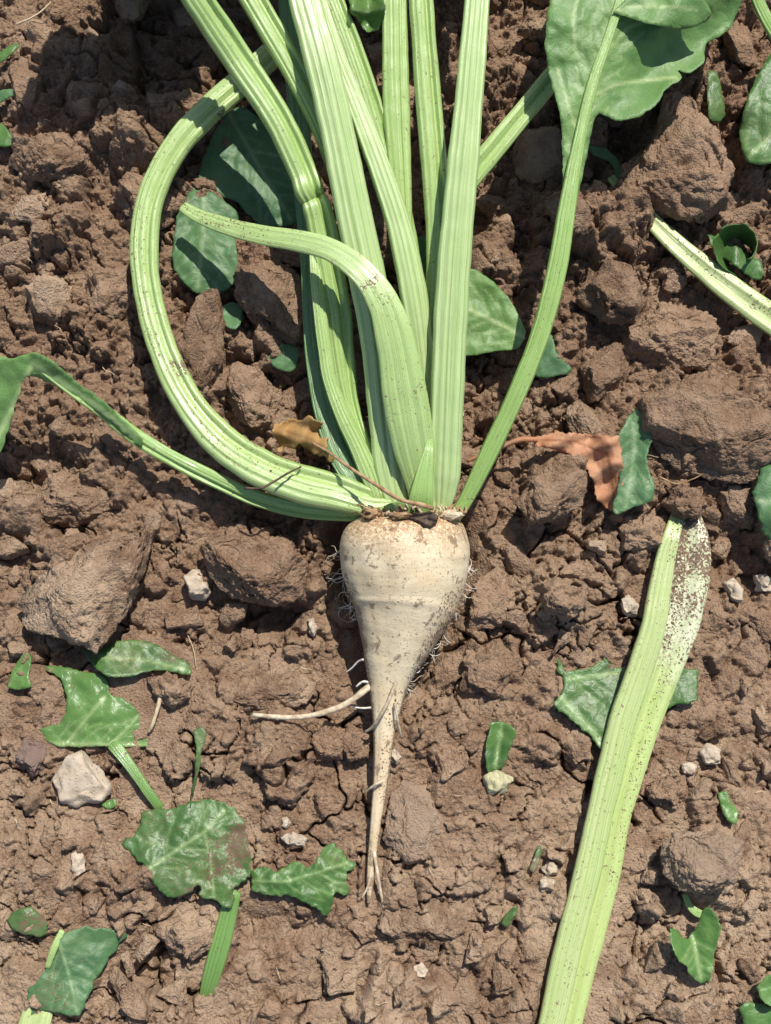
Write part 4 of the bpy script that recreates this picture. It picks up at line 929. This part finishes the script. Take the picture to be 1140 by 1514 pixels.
b2 = stalk('stalk', [(1012, 1322, 6, 8), (1020, 1340, 8, 10), (1032, 1350, 9, 12), (1042, 1352, 9, 10)], 'stalk_green', 'ribbed', None, thick=0.5, seed=26)
thing('folded_leaf', 1030, 1400, 3, 'small glossy bright green leaf folded like a heart beside a round clod', 'leaf', [b1, b2])
leaf('leaf_fragment', [(1092, 1490), (1110, 1482), (1140, 1490), (1175, 1500), (1170, 1560), (1110, 1540)], on_soil(6), 'leaf_fresh', [], 'flat green leaf lying below a pale curled leaf', jag=1.5, res=5, seed=53)
leaf('leaf_fragment', [(1118, 1460), (1135, 1443), (1160, 1440), (1175, 1470), (1150, 1485), (1130, 1482)], on_soil(10, fold=((1120, 1465), (1, -0.3), 0.4, 0.2)), 'leaf_under', [], 'pale curled leaf tip lying on a flat green leaf', jag=1.5, res=4, seed=54)
leaf('leaf_fragment', [(1062, 1172), (1074, 1170), (1080, 1185), (1092, 1200), (1088, 1218), (1076, 1212), (1066, 1195)], on_soil(3), 'leaf_fresh', [], 'tiny green leaf scrap wedged above the round grey clod', jag=1.5, res=3, seed=55)
leaf('leaf_fragment', [(782, 1285), (790, 1268), (797, 1250), (801, 1258), (797, 1275), (790, 1290)], on_soil(2), 'leaf_dusty', [], 'tiny dull green leaf sliver beside two pale stones', jag=1, res=3, seed=56)
leaf('leaf_fragment', [(740, 1365), (748, 1352), (762, 1340), (766, 1348), (758, 1358), (750, 1370)], on_soil(2), 'leaf_dusty', [], 'tiny pale green stem scrap in cracked dry crust', jag=1, res=3, seed=57)
leaf('leaf_fragment', [(150, 1190), (168, 1180), (172, 1190), (160, 1196)], on_soil(2), 'leaf_fresh', [], 'tiny bright green scrap peeping out under the white stone', jag=1, res=3, seed=58)
# upper loose leaves
leaf('loose_leaf', [(318, 190), (338, 165), (362, 160), (400, 190), (440, 225), (452, 300), (440, 330), (385, 332), (352, 300), (330, 290), (296, 270), (300, 235)], on_soil(8, cx=380, cy=250, cup=-4, rad=90), 'leaf_blue', [([(340, 170), (385, 250), (430, 325)], 3.0), ([(370, 222), (410, 230), (440, 240)], 2)], 'large bluish-green leaf lying between the looped stalk and the kinked stalk', jag=1.5, res=3.2, seed=61, auto=26)
leaf('loose_leaf', [(262, 320), (290, 268), (322, 290), (352, 318), (348, 350), (352, 395), (345, 422), (310, 437), (285, 430), (258, 398), (256, 360)], on_soil(10, cx=305, cy=370, cup=-6, rad=80), 'leaf_blue', [([(300, 290), (300, 350), (292, 425)], 3.0), ([(300, 350), (330, 380), (345, 405)], 1.8)], 'rounded bluish-green leaf above the tall flat clod', jag=1.2, res=3.2, seed=62, auto=26)
leaf('loose_leaf', [(640, 400), (690, 396), (718, 408), (750, 438), (772, 478), (776, 496), (764, 516), (730, 520), (690, 526), (640, 520), (618, 450)], on_soil(20, cx=700, cy=470, cup=-5, rad=90), 'leaf_under', [([(776, 500), (720, 470), (650, 440)], 3.0), ([(730, 476), (720, 510)], 1.8)], 'pale green leaf lying behind the widest upright stalk', jag=1.2, res=3.2, seed=63, auto=28)
leaf('leaf_fragment', [(788, 520), (800, 492), (815, 496), (826, 525), (846, 548), (820, 556), (790, 556)], on_soil(4, cup=-2, cx=812, cy=530, rad=30), 'leaf_blue', [], 'small blue-green leaf scrap between crumbly clods beside the leafy stalk', jag=2.0, res=3.5, seed=64)
leaf('leaf_fragment', [(605, 360), (632, 352), (640, 420), (632, 470), (604, 460)], on_soil(14), 'leaf', [], 'dark green leaf showing through the gap between upright stalks', jag=1.2, seed=65)
leaf('leaf_fragment', [(330, 452), (345, 446), (358, 455), (356, 480), (340, 486), (328, 470)], on_soil(6), 'leaf_blue', [], 'tiny shiny green leaf scrap beside the tall flat clod', jag=1.6, res=3, seed=66)
leaf('leaf_fragment', [(395, 530), (410, 512), (430, 508), (442, 520), (436, 545), (415, 548)], on_soil(3), 'leaf_blue', [], 'pale bluish leaf scrap half buried in crumbs beside the shaded stalk', jag=2.2, res=3, seed=67)
# withered orange leaf with its stem
b1 = blade('leaf_blade', [(782, 650), (820, 640), (862, 641), (905, 644), (918, 652), (922, 690), (918, 738), (906, 752), (890, 746), (880, 725), (868, 698), (852, 684), (830, 668), (800, 660)], lambda x, y: 30 + 0.03 * (x - 780) - 0.20 * np.clip(y - 660, 0, None) + 4 * np.sin((x - 0.4 * y) / 9.0) * smooth(800, 880, x) + 2.5 * np.sin((y + 0.5 * x) / 6.0), 'dry_leaf', [([(790, 650), (850, 652), (900, 672), (908, 740)], 2.0), ([(880, 662), (912, 658)], 1.4)], None, jag=4, res=2.8, wrinkle=1.5, pucker=1.2, seed=68, auto=16)
b2 = fibre('stem', [(690, 682, 10), (715, 672, 16), (748, 658, 26), (770, 650, 31), (795, 650, 31)], 1.2, 2.2, 'dry_leaf', n=20)
thing('withered_leaf', 850, 690, 6, 'withered orange leaf curling down over a clod beside a green leaf', 'dry leaf', [b1, b2])
leaf('loose_leaf', [(942, 600), (956, 620), (962, 650), (956, 680), (965, 712), (966, 738), (940, 748), (914, 762), (906, 750), (915, 715), (918, 670), (916, 640)], on_soil(12, cx=938, cy=680, fold=((940, 610), (0, 1), 0.10, 0.16)), 'leaf_blue', [([(942, 604), (936, 680), (925, 755)], 2.2)], 'upright serrated blue-green leaf touching the withered orange leaf', jag=2.5, res=4, seed=69, auto=18)
# right-hand stalk with curled leaf, and leaves beyond it
b1 = stalk('stalk', [(905, 262, 6, 18), (935, 295, 12, 22), (975, 338, 16, 28), (1015, 375, 18, 34), (1060, 412, 19, 40), (1110, 450, 20, 44), (1170, 492, 20, 46)], 'stalk_cut', 'channel', None, thick=0.35, seed=3)
def cupped():
    na, nz = 54, 16; V = []; r_ = np.random.RandomState(4)
    for j in range(nz):
        u = j / (nz - 1)
        for i in range(na):
            a = math.radians(-60 + 330 * i / (na - 1)); w = float(fbm2(np.array([i * 0.16]), np.array([u * 1.5]), 5, 2)[0])
            rad = (15 + 15 * u ** 0.7 + 4 * w * u + (22 * (i / (na - 1)) ** 5)) * (1 + 0.2 * math.cos(a + 1.0))
            V.append(P(1087 + 8 * (1 - u) + rad * math.cos(a), 372 - 18 * u - rad * 0.9 * math.sin(a), (8 + 26 * u + 4 * w * u - 10 * (i / (na - 1)) ** 3 * u) * 0.001))
    F = [[j * na + i, j * na + i + 1, (j + 1) * na + i + 1, (j + 1) * na + i] for j in range(nz - 1) for i in range(na - 1)]
    o = mesh_obj('leaf_blade', np.array(V), F, M['leaf'], attrs={'vein': np.zeros(len(V))})
    m_ = o.modifiers.new('thickness', 'SOLIDIFY'); m_.thickness = 0.0006; return o
b2 = cupped()
b3 = blade('leaf_lobe', [(1045, 346), (1070, 352), (1100, 372), (1122, 385), (1130, 405), (1118, 415), (1090, 395), (1060, 375)], lambda x, y: 17 + 0.0 * x + 3 * np.sin(x / 9.0), 'leaf', [], None, jag=2, res=3.5, seed=71)
sprinkle(b1, [(1000, 350), (1040, 360), (1140, 440), (1140, 470), (1010, 380)], 120, 15, 0.3, 0.7)
thing('cut_leaf_stalk', 1030, 390, 6, 'whitish soil-specked cut stalk with a small cupped green leaf on it', 'leaf stalk', [b1, b2, b3])
leaf('loose_leaf', [(1140, 78), (1120, 110), (1104, 150), (1094, 190), (1098, 225), (1110, 242), (1150, 240), (1220, 215), (1240, 120), (1200, 70)], on_soil(34, cx=1150, cy=160, cup=-9, rad=90), 'leaf', [([(1104, 236), (1150, 190), (1220, 110)], 3.5)], 'broad dark green leaf beside the crumbly clod and shaded hollow', jag=1.5, seed=72, auto=28)
leaf('leaf_fragment', [(1045, 105), (1060, 108), (1068, 140), (1072, 170), (1062, 182), (1048, 176), (1046, 140)], on_soil(10), 'leaf', [], 'narrow green leaf scrap standing behind the tall crumbly clod', jag=1.5, res=3.5, seed=73)
leaf('loose_leaf', [(1118, 712), (1130, 690), (1160, 684), (1210, 700), (1215, 780), (1160, 800), (1134, 798), (1122, 770), (1116, 740)], on_soil(10, cx=1160, cy=745, cup=-4, rad=60), 'leaf_blue', [([(1120, 740), (1160, 742), (1205, 745)], 2.5)], 'scalloped dark green leaf on the smooth sunlit mound', jag=4, seed=74)
leaf('leaf_fragment', [(-20, 90), (0, 78), (22, 64), (27, 70), (10, 86), (-20, 105)], on_soil(10), 'leaf', [], 'pointed green leaf tip near a dry root thread', jag=1, res=3.5, seed=75)
leaf('leaf_fragment', [(-25, 150), (-5, 135), (18, 132), (22, 140), (5, 148), (-20, 165)], on_soil(8), 'leaf_blue', [], 'pale blue-green leaf tip among crumbly clods', jag=1.5, res=3.5, seed=76)
leaf('leaf_fragment', [(-25, 180), (0, 182), (18, 200), (20, 214), (4, 216), (-25, 205)], on_soil(8), 'leaf', [], 'dark rounded leaf end tucked under a crumbly clod', jag=1.5, res=3.5, seed=77)
leaf('leaf_fragment', [(868, 212), (890, 218), (912, 232), (922, 258), (912, 262), (900, 240), (876, 228)], on_soil(6), 'leaf_blue', [], 'pale torn leaf scrap in the shade under the leafy stalk', jag=2.5, res=3, seed=78)
b1 = stalk('stalk', [(1112, -30, 50, 16), (1120, 0, 46, 20), (1140, 40, 40, 22), (1175, 90, 30, 22)], 'stalk_green', 'ribbed', None, thick=0.5, seed=27)
single(b1, 'short green stalk slanting past the broad dark leaf', 'leaf stalk')

# ------------------------------------------------------------------ clods and stones one can tell apart
CL = [
 ([(258, 505), (272, 468), (300, 430), (320, 424), (328, 465), (325, 530), (302, 576), (285, 572), (265, 542)], 'tall flat-topped clod leaning inside the looped stalk', 'clod', 26, .45, .75, (10, -14), .03),
 ([(352, 392), (392, 378), (440, 392), (449, 465), (438, 500), (402, 492), (362, 462), (345, 430)], 'crumbly clod lying under the bent broken stalk', 'clod', 30, .35, .45, (8, 6), .10),
 ([(322, 565), (350, 528), (385, 545), (412, 585), (404, 622), (372, 632), (345, 612)], 'squarish clod below the tall flat clod', 'clod', 22, .3, .6, (5, -6), .09),
 ([(18, 885), (60, 832), (140, 790), (216, 782), (206, 830), (182, 900), (142, 962), (108, 946), (40, 926)], 'big flat slab clod overhanging a dark leaf strip', 'dry_clod', 34, .52, .85, (-9, -4), .05),
 ([(292, 802), (340, 778), (420, 790), (452, 832), (446, 882), (400, 892), (340, 880), (306, 850)], 'broad slab clod left of the beet shoulder', 'clod', 36, .52, .8, (-9, 3), .06),
 ([(920, 232), (958, 190), (1000, 122), (1040, 130), (1062, 172), (1086, 240), (1074, 302), (1022, 322), (982, 312), (940, 282)], 'tall crumbly clod standing against the big leaf', 'clod', 60, .32, .35, (-10, -6), .13),
 ([(984, 1262), (1002, 1234), (1060, 1236), (1102, 1246), (1090, 1300), (1052, 1322), (1010, 1316), (990, 1296)], 'rounded greyish clod right of the long cut stalk', 'grey_clod', 28, .36, .7, (-6, 0), .05),
 ([(764, 742), (790, 702), (850, 684), (872, 700), (864, 742), (822, 766), (786, 772)], 'smooth clod shaded by the withered orange leaf', 'clod', 24, .3, .65, (-6, 0), .06),
 ([(806, 882), (830, 864), (864, 868), (872, 894), (846, 912), (812, 906)], 'rounded clod above the torn leaf under the cut stalk', 'clod', 20, .32, .5, (0, 0), .10),
 ([(577, 1178), (600, 1155), (646, 1164), (654, 1210), (640, 1270), (602, 1277), (564, 1242)], 'smooth greyish-tan clay plate beside the root tail', 'grey_clod', 18, .22, .9, (-7, 2), .03),
 ([(914, 778), (950, 755), (990, 760), (992, 800), (962, 822), (926, 810)], 'rough clod touching the torn end of the cut stalk', 'clod', 22, .34, .55, (0, 0), .10),
 ([(858, 424), (890, 364), (932, 370), (962, 430), (940, 472), (890, 472)], 'crumbly clod right of the leafy stalk', 'clod', 34, .32, .4, (-10, 0), .13),
 ([(928, 482), (990, 442), (1060, 450), (1068, 500), (1040, 546), (970, 542), (930, 522)], 'wide crumbly clod below the whitish cut stalk', 'clod', 36, .32, .4, (-8, 4), .14),
 ([(558, 1372), (580, 1312), (650, 1290), (702, 1312), (692, 1380), (642, 1402), (600, 1396)], 'wide dry crust plate at the end of the root tail', 'dry_clod', 16, .12, .95, (-4, 0), .05),
 ([(487, 1095), (520, 1072), (547, 1088), (546, 1120), (516, 1126)], 'angular clod beside the thin lower root', 'clod', 16, .3, .6, (-4, 0), .08),
 ([(452, 1098), (488, 1062), (516, 1082), (506, 1120), (466, 1126)], 'angular clod under the long side root', 'clod', 16, .28, .7, (-8, -4), .07),
 ([(238, 1370), (310, 1362), (314, 1400), (282, 1422), (246, 1402)], 'flat pointed clod below the dusty leaf', 'dry_clod', 18, .3, .8, (-8, 0), .06),
 ([(213, 1002), (245, 994), (282, 1010), (280, 1032), (254, 1046), (228, 1032)], 'small blocky clod under the dark leaf strip', 'dry_clod', 18, .4, .7, (-8, 0), .06),
 ([(318, 1032), (350, 1004), (420, 984), (468, 1010), (452, 1040), (390, 1052)], 'long flat slab clod above the side root', 'dry_clod', 14, .25, .9, (-6, 0), .05),
 ([(22, 1122), (40, 1085), (70, 1090), (77, 1116), (60, 1142), (45, 1152)], 'flat purplish clod beside the white stone', 'dark_clod', 12, .3, .9, (0, 0), .04),
 ([(1010, 560), (1080, 540), (1140, 560), (1190, 620), (1180, 690), (1100, 710), (1010, 690), (960, 640), (950, 590)], 'broad sunlit mound of fine soil beside the serrated leaf', 'clod', 46, .06, .5, (-5, 0), .04),
 ([(1002, 1150), (1020, 1140), (1018, 1180), (995, 1192), (960, 1185), (955, 1168), (975, 1152)], 'low brown clod beside the cut stalk above the round grey clod', 'clod', 16, .32, .6, (-4, 0), .08),
 ([(100, 110), (150, 118), (178, 175), (150, 200), (110, 196), (85, 160)], 'crumbly clod at the rim of the shaded pit', 'clod', 34, .3, .35, (0, 6), .14),
 ([(178, 245), (235, 255), (262, 300), (235, 330), (190, 318), (165, 280)], 'lumpy clod left of the looped stalk', 'clod', 34, .34, .35, (-6, 0), .15),
 ([(20, 200), (95, 190), (130, 235), (95, 262), (35, 255), (8, 230)], 'long lumpy clod with an undercut edge in shadow', 'clod', 34, .38, .4, (-8, 0), .14),
 ([(215, 120), (268, 128), (270, 180), (235, 205), (205, 175)], 'crumbly clod on the pit edge beside the looped stalk', 'clod', 30, .5, .35, (0, 0), .15),
 ([(120, 400), (190, 380), (205, 440), (165, 470), (118, 455)], 'shadowed round clod in the hollow left of the looped stalk', 'clod', 28, .3, .5, (0, 0), .12),
 ([(655, 20), (678, 25), (680, 90), (662, 122), (645, 80)], 'narrow crumbly clod behind the widest upright stalk', 'clod', 36, .5, .35, (0, 0), .14),
 ([(60, 700), (150, 690), (200, 735), (130, 770), (60, 775), (35, 740)], 'lumpy clod under the limp left-hand leaf', 'clod', 30, .3, .45, (-6, 0), .13),
 ([(700, 860), (735, 835), (770, 880), (740, 930), (690, 935)], 'low clod beside the right shoulder of the beet', 'clod', 18, .25, .6, (0, 0), .10),
 ([(690, 960), (740, 940), (770, 985), (740, 1030), (680, 1020)], 'flat clod right of the narrowing root', 'clod', 16, .2, .75, (0, 0), .07),
 ([(984, 742), (996, 716), (1040, 718), (1052, 748), (1028, 764), (1002, 758)], 'crumbly clod burying the torn end of the long cut stalk', 'clod', 24, .55, .4, (0, 0), .14),
 ([(780, 30), (815, 20), (812, 50), (790, 52), (765, 42)], 'pale clod beside the big leaf margin', 'dry_clod', 18, .4, .6, (0, 0), .1),
]
for i, (pl, lb, mt, th, lf, fl, tl, ro) in enumerate(CL):
    wide = max(p[0] for p in pl) - min(p[0] for p in pl)
    clod(pl, lb, mt, th, lf, fl, 100 + i * 7, tl, rough=ro, crumb=0.06, sub=6 if wide > 115 else 5)
ST_ = [
 ([(74, 1152), (94, 1120), (116, 1111), (142, 1132), (166, 1162), (150, 1184), (112, 1192), (90, 1186)], 'large angular whitish stone on the soil', 'pale_stone', 16, (-4, 0)),
 ([(271, 852), (282, 838), (300, 842), (311, 874), (302, 889), (280, 886)], 'rounded whitish stone lodged beside the broad slab clod', 'pale_stone', 18, (0, 0)),
 ([(104, 1262), (112, 1256), (123, 1264), (125, 1288), (112, 1295), (103, 1285)], 'small oblong whitish stone on dry crust', 'pale_stone', 8, (0, 0)),
 ([(412, 1238), (432, 1230), (455, 1240), (450, 1252), (425, 1250)], 'flat pale stone flake above the ragged leaf lobe', 'pale_stone', 7, (0, 0)),
 ([(1070, 862), (1088, 855), (1102, 872), (1100, 892), (1085, 888)], 'angular pale stone right of the soil-caked stalk end', 'pale_stone', 14, (0, 0)),
 ([(918, 885), (932, 878), (946, 892), (942, 912), (925, 910)], 'small pale stone left of the soil-caked stalk end', 'pale_stone', 12, (0, 0)),
 ([(1032, 1112), (1048, 1098), (1070, 1108), (1066, 1130), (1044, 1130)], 'rough pale stone right of the cut stalk', 'pale_stone', 14, (0, 0)),
 ([(713, 1150), (735, 1138), (760, 1152), (750, 1172), (732, 1180), (718, 1168)], 'rounded greenish stone below a leaf scrap', 'green_stone', 18, (0, 0)),
 ([(800, 1285), (812, 1274), (828, 1280), (826, 1294), (808, 1297)], 'small whitish stone above its grey twin', 'pale_stone', 10, (0, 0)),
 ([(798, 1302), (808, 1296), (824, 1304), (818, 1320), (800, 1316)], 'small greyish stone below its whitish twin', 'pale_stone', 10, (0, 0)),
 ([(612, 1430), (624, 1424), (634, 1434), (628, 1448), (614, 1444)], 'tiny pale stone in the crust crack below the plate', 'pale_stone', 8, (0, 0)),
 ([(415, 1210), (424, 1207), (430, 1216), (424, 1226), (415, 1222)], 'tiny pale flake above the flat stone flake', 'pale_stone', 5, (0, 0)),
 ([(1008, 1130), (1020, 1126), (1034, 1132), (1028, 1146), (1012, 1144)], 'small brownish-white stone beside the rough pale stone', 'pale_stone', 10, (0, 0)),
 ([(1118, 850), (1136, 846), (1150, 860), (1140, 876), (1120, 872)], 'blocky pale stone beyond the angular pale stone', 'pale_stone', 14, (0, 0)),
 ([(455, 915), (463, 912), (470, 930), (464, 944), (456, 936)], 'small pinkish stone flake left of the beet', 'pale_stone', 7, (0, 0)),
 ([(575, 1112), (586, 1106), (594, 1120), (588, 1132), (577, 1128)], 'small pale stone against the right side of the root', 'pale_stone', 10, (0, 0)),
]
for i, (pl, lb, mt, th, tl) in enumerate(ST_):
    clod(pl, lb, mt, th, 0.35, 0.6, 500 + i * 5, tl, name='stone', cat='stone', sub=4, rough=0.08, crumb=0.025)

# flat crust slabs of the drier part
def random_slabs():
    rp = np.random.RandomState(12); n = 0; tries = 0
    keep_off = TAKEN + [[(l - 14, y) for y, l, r in ROOT_EDGE] + [(r + 14, y) for y, l, r in ROOT_EDGE[::-1]], [(985, 735), (1065, 780), (975, 1200), (890, 1530), (785, 1530), (870, 1180)], [(50, 940), (300, 940), (250, 1200), (50, 1110)],
                        [(175, 1180), (360, 1175), (530, 1240), (510, 1360), (340, 1480), (290, 1480)], [(815, 965), (1045, 985), (893, 1115)], [(0, 1340), (190, 1365), (120, 1514), (20, 1514)], [(985, 1320), (1075, 1330), (1055, 1460)], [(700, 1060), (770, 1060), (770, 1185), (700, 1185)], [(540, 1000), (365, 1035), (365, 1075), (560, 1060)]]
    while n < 46 and tries < 3000:
        tries += 1; cx, cy = rp.uniform(0, 1140), rp.uniform(790, 1510); R = rp.uniform(17, 30 + 16 * (n < 18))
        m = rp.randint(5, 8); a = np.sort(rp.uniform(0, 6.283, m) * 0.35 + np.linspace(0, 6.283, m, endpoint=False) * 0.9); ex = rp.uniform(0.6, 1.0); ro = rp.uniform(0, 3.14)
        q = [(R * rp.uniform(0.8, 1.15) * math.cos(t), R * ex * rp.uniform(0.8, 1.15) * math.sin(t)) for t in a]
        poly = [(cx + x * math.cos(ro) - y * math.sin(ro), cy + x * math.sin(ro) + y * math.cos(ro)) for x, y in q]
        px = np.array([p[0] for p in poly] + [cx]); py = np.array([p[1] for p in poly] + [cy])
        if any(inside(px, py, b).any() or inside(np.array([p[0] for p in b]), np.array([p[1] for p in b]), poly).any() for b in keep_off + TAKEN[len(CL) + len(ST_):]): continue
        o = clod(poly, 'flat angular slab of dry soil crust lying on the cracked ground', rp.choice(['dry_clod', 'clod', 'dry_clod', 'dry_clod']), rp.uniform(9, 15), rp.uniform(0.2, 0.42), 0.88, 700 + n * 3, (rp.uniform(-12, 2), rp.uniform(-6, 6)), sub=4 if R < 26 else 5, rough=0.05, crumb=0.03)
        o['group'] = 'flat crust slabs'; n += 1
random_slabs()

# loose middling clods: individuals copied from shared shapes
PROTO = []
for k in range(18):
    big = k < 6
    v, f = clod_shape(5 if big else 4, 900 + k * 3, 10, 0.24, 0.11, 0.017 if big else 0.009); v = v * np.array([1.0, 0.85, 0.72])
    o = mesh_obj('soil_clod', v, f, M['clod' if k % 4 else 'dry_clod']); PROTO.append(o)
AVOID = TAKEN + [[(l, y) for y, l, r in ROOT_EDGE] + [(r, y) for y, l, r in ROOT_EDGE[::-1]], [(1000, 745), (1060, 790), (960, 1200), (880, 1520), (790, 1520), (880, 1180)], [(55, 985), (240, 985), (245, 1195), (55, 1110)], [(180, 1190), (360, 1180), (525, 1245), (500, 1350), (330, 1470), (290, 1470)],
                 [(815, 965), (1040, 985), (893, 1112)], [(40, 1345), (180, 1370), (110, 1514), (30, 1514)], [(985, 1330), (1070, 1330), (1050, 1455)], [(905, 600), (970, 600), (970, 765), (905, 765)], [(250, 160), (450, 160), (450, 330), (350, 435), (250, 435)], [(690, 395), (780, 395), (850, 560), (690, 530)],
                 [(925, 270), (1140, 420), (1140, 490), (925, 320)], [(540, 990), (370, 1040), (370, 1070), (550, 1050)]]
LOW = [[(905, 262), (975, 338), (1060, 412), (1170, 492)], [(560, 750), (440, 714), (330, 655), (246, 530), (213, 370), (262, 215), (375, 105), (430, 50)], [(520, 760), (380, 737), (255, 678), (150, 606), (50, 536), (0, 600)]]
rs = np.random.RandomState(77); placed = []; count = 0; used = [False] * len(PROTO); tries = 0
while count < 220 and tries < 20000:
    tries += 1
    px, py = rs.uniform(-25, 1165), rs.uniform(-25, 1540); up = float(smooth(1050, 650, py))
    stage = 0 if count < 50 else 1 if count < 120 else 2                # large ones first
    r = (rs.uniform(22, 44), rs.uniform(12, 22), rs.uniform(6, 12))[stage] * (0.62 + 0.38 * up)
    if stage < 2 and rs.rand() > 0.12 + 0.88 * up: continue
    if any(inside(np.array([px]), np.array([py]), a)[0] for a in AVOID): continue
    if any(seg_dist(np.array([px]), np.array([py]), a + [a[0]])[0] < r * 0.7 for a in AVOID[:-11]): continue
    if stage < 2 and any(seg_dist(np.array([px]), np.array([py]), a)[0] < r + 24 for a in LOW): continue
    if any((px - a) ** 2 + (py - b) ** 2 < (0.9 * (r + c)) ** 2 for a, b, c in placed): continue
    k = rs.randint(6) if stage == 0 else 6 + rs.randint(len(PROTO) - 6); base = PROTO[k]
    if used[k]:
        o = base.copy(); COL.objects.link(o)
    else: o = base; used[k] = True
    R = r * 1.15 * MPP; q = P(px, py, 0.0); z = float(samp(blur_lo, q[0], q[1]))
    sc = R * np.array([1, rs.uniform(0.75, 1.1), rs.uniform(0.75, 1.05) * (0.7 + 0.3 * up)])
    o.scale = sc.tolist(); o.location = (q[0], q[1], z + sc[2] * 0.72 * (0.30 if stage == 0 else 0.42))
    o.rotation_euler = (rs.uniform(-0.35, 0.35), rs.uniform(-0.35, 0.35), rs.uniform(0, 6.28))
    tag(o, *[('egg-sized knobbly brown clod half sunk in loose soil', 'soil clod', 'large loose clods'), ('hazelnut-sized crumbly brown clod lying on the soil', 'soil clod', 'middling loose clods'), ('pea-sized crumbly brown clod lying on the tilled soil', 'soil clod', 'small loose clods')][stage])
    placed.append((px, py, r)); count += 1
for k, u in enumerate(used):
    if not u: bpy.data.objects.remove(PROTO[k])

# crumbs: thousands of grains nobody could count, in one mesh
def crumbs():
    v, f = ICO[2]; r_ = np.random.RandomState(31); sh = []
    bm = bmesh.new(); bmesh.ops.create_icosphere(bm, subdivisions=1, radius=1.0); v = np.array([q.co[:] for q in bm.verts]); f = np.array([[q.index for q in t.verts] for t in bm.faces]); bm.free()
    for k in range(12): sh.append(v * (1 + r_.uniform(-0.35, 0.3, (len(v), 1))) * r_.uniform(0.7, 1.2, 3))
    n = 14000; x = r_.uniform(X0, X1, n); y = r_.uniform(Y0, Y1, n); s = 0.00055 * (1 + 2.6 * r_.rand(n) ** 3)
    keep = samp(hm, x, y) < samp(blur(hm, 9), x, y) + 0.0002; x, y, s = x[keep], y[keep], s[keep]; n = len(x)
    z = samp(hm, x, y); V = []; F = []
    for i in range(n):
        a = r_.uniform(0, 6.28); c, si = math.cos(a), math.sin(a); q = sh[i % 12]
        V.append(np.stack([q[:, 0] * c - q[:, 1] * si, q[:, 0] * si + q[:, 1] * c, q[:, 2]], -1) * s[i] + [x[i], y[i], z[i] + s[i] * 0.35]); F.append(f + i * len(v))
    o = mesh_obj('soil_crumbs', np.vstack(V), np.vstack(F), M['clod']); o['kind'] = 'stuff'; o['label'] = 'fine brown soil crumbs strewn over the clods'
crumbs()

# dry root threads and straws
def soil_mm(px, py): return float(drape(px, py))
def thread(name, pts, a, b, mat, label, cat, group=None, dz=2.0):
    p = [(x, y, soil_mm(x, y) + dz + e) for x, y, e in pts]
    return single(fibre(name, p, a, b, mat, n=26, m=6), label, cat, group)
thread('dry_root', [(24, 36, 6), (45, 27, 7), (62, 16, 7), (75, 3, 6)], 0.9, 0.6, 'straw', 'dry forked root thread on the clods near a leaf tip', 'dry root')
thread('dry_root', [(278, 940, 1), (286, 960, 2), (290, 985, 1)], 0.4, 0.3, 'straw', 'thin pale thread near the dark leaf strip', 'dry root')
thread('dry_root', [(236, 1010, 2), (236, 1035, 4), (226, 1070, 4), (220, 1082, 2)], 1.9, 1.2, 'straw', 'thick dry root piece under the small blocky clod', 'dry root')
thread('dry_root', [(975, 705, 2), (1000, 715, 3), (1025, 708, 3), (1040, 700, 2)], 0.7, 0.4, 'dry_fibre', 'curved brown thread on the sunlit mound', 'dry root')
thread('dry_root', [(925, 740, 8), (945, 742, 5), (960, 752, 3)], 0.8, 0.5, 'straw', 'short pale stem below the serrated leaf', 'dry root')
r2 = random.Random(8)
for k in range(60):
    x, y = r2.uniform(10, 1130), r2.uniform(10, 1500); L = r2.uniform(8, 22); a = r2.uniform(0, 6.28); pts = [(x, y, 0.8)]
    if any(inside(np.array([x]), np.array([y]), q)[0] for q in AVOID): continue
    for j in range(3):
        a += r2.uniform(-0.7, 0.7); x += math.cos(a) * L / 3; y += math.sin(a) * L / 3; pts.append((x, y, 0.8 + r2.uniform(0, 2.0)))
    thread('straw_bit', pts, 0.32, 0.22, r2.choice(['straw', 'straw', 'dry_fibre', 'rootlet']), 'short hair-thin dry plant fibre lying on the bare soil', 'plant fibre', 'hair-thin fibres strewn on the soil', dz=0.5)
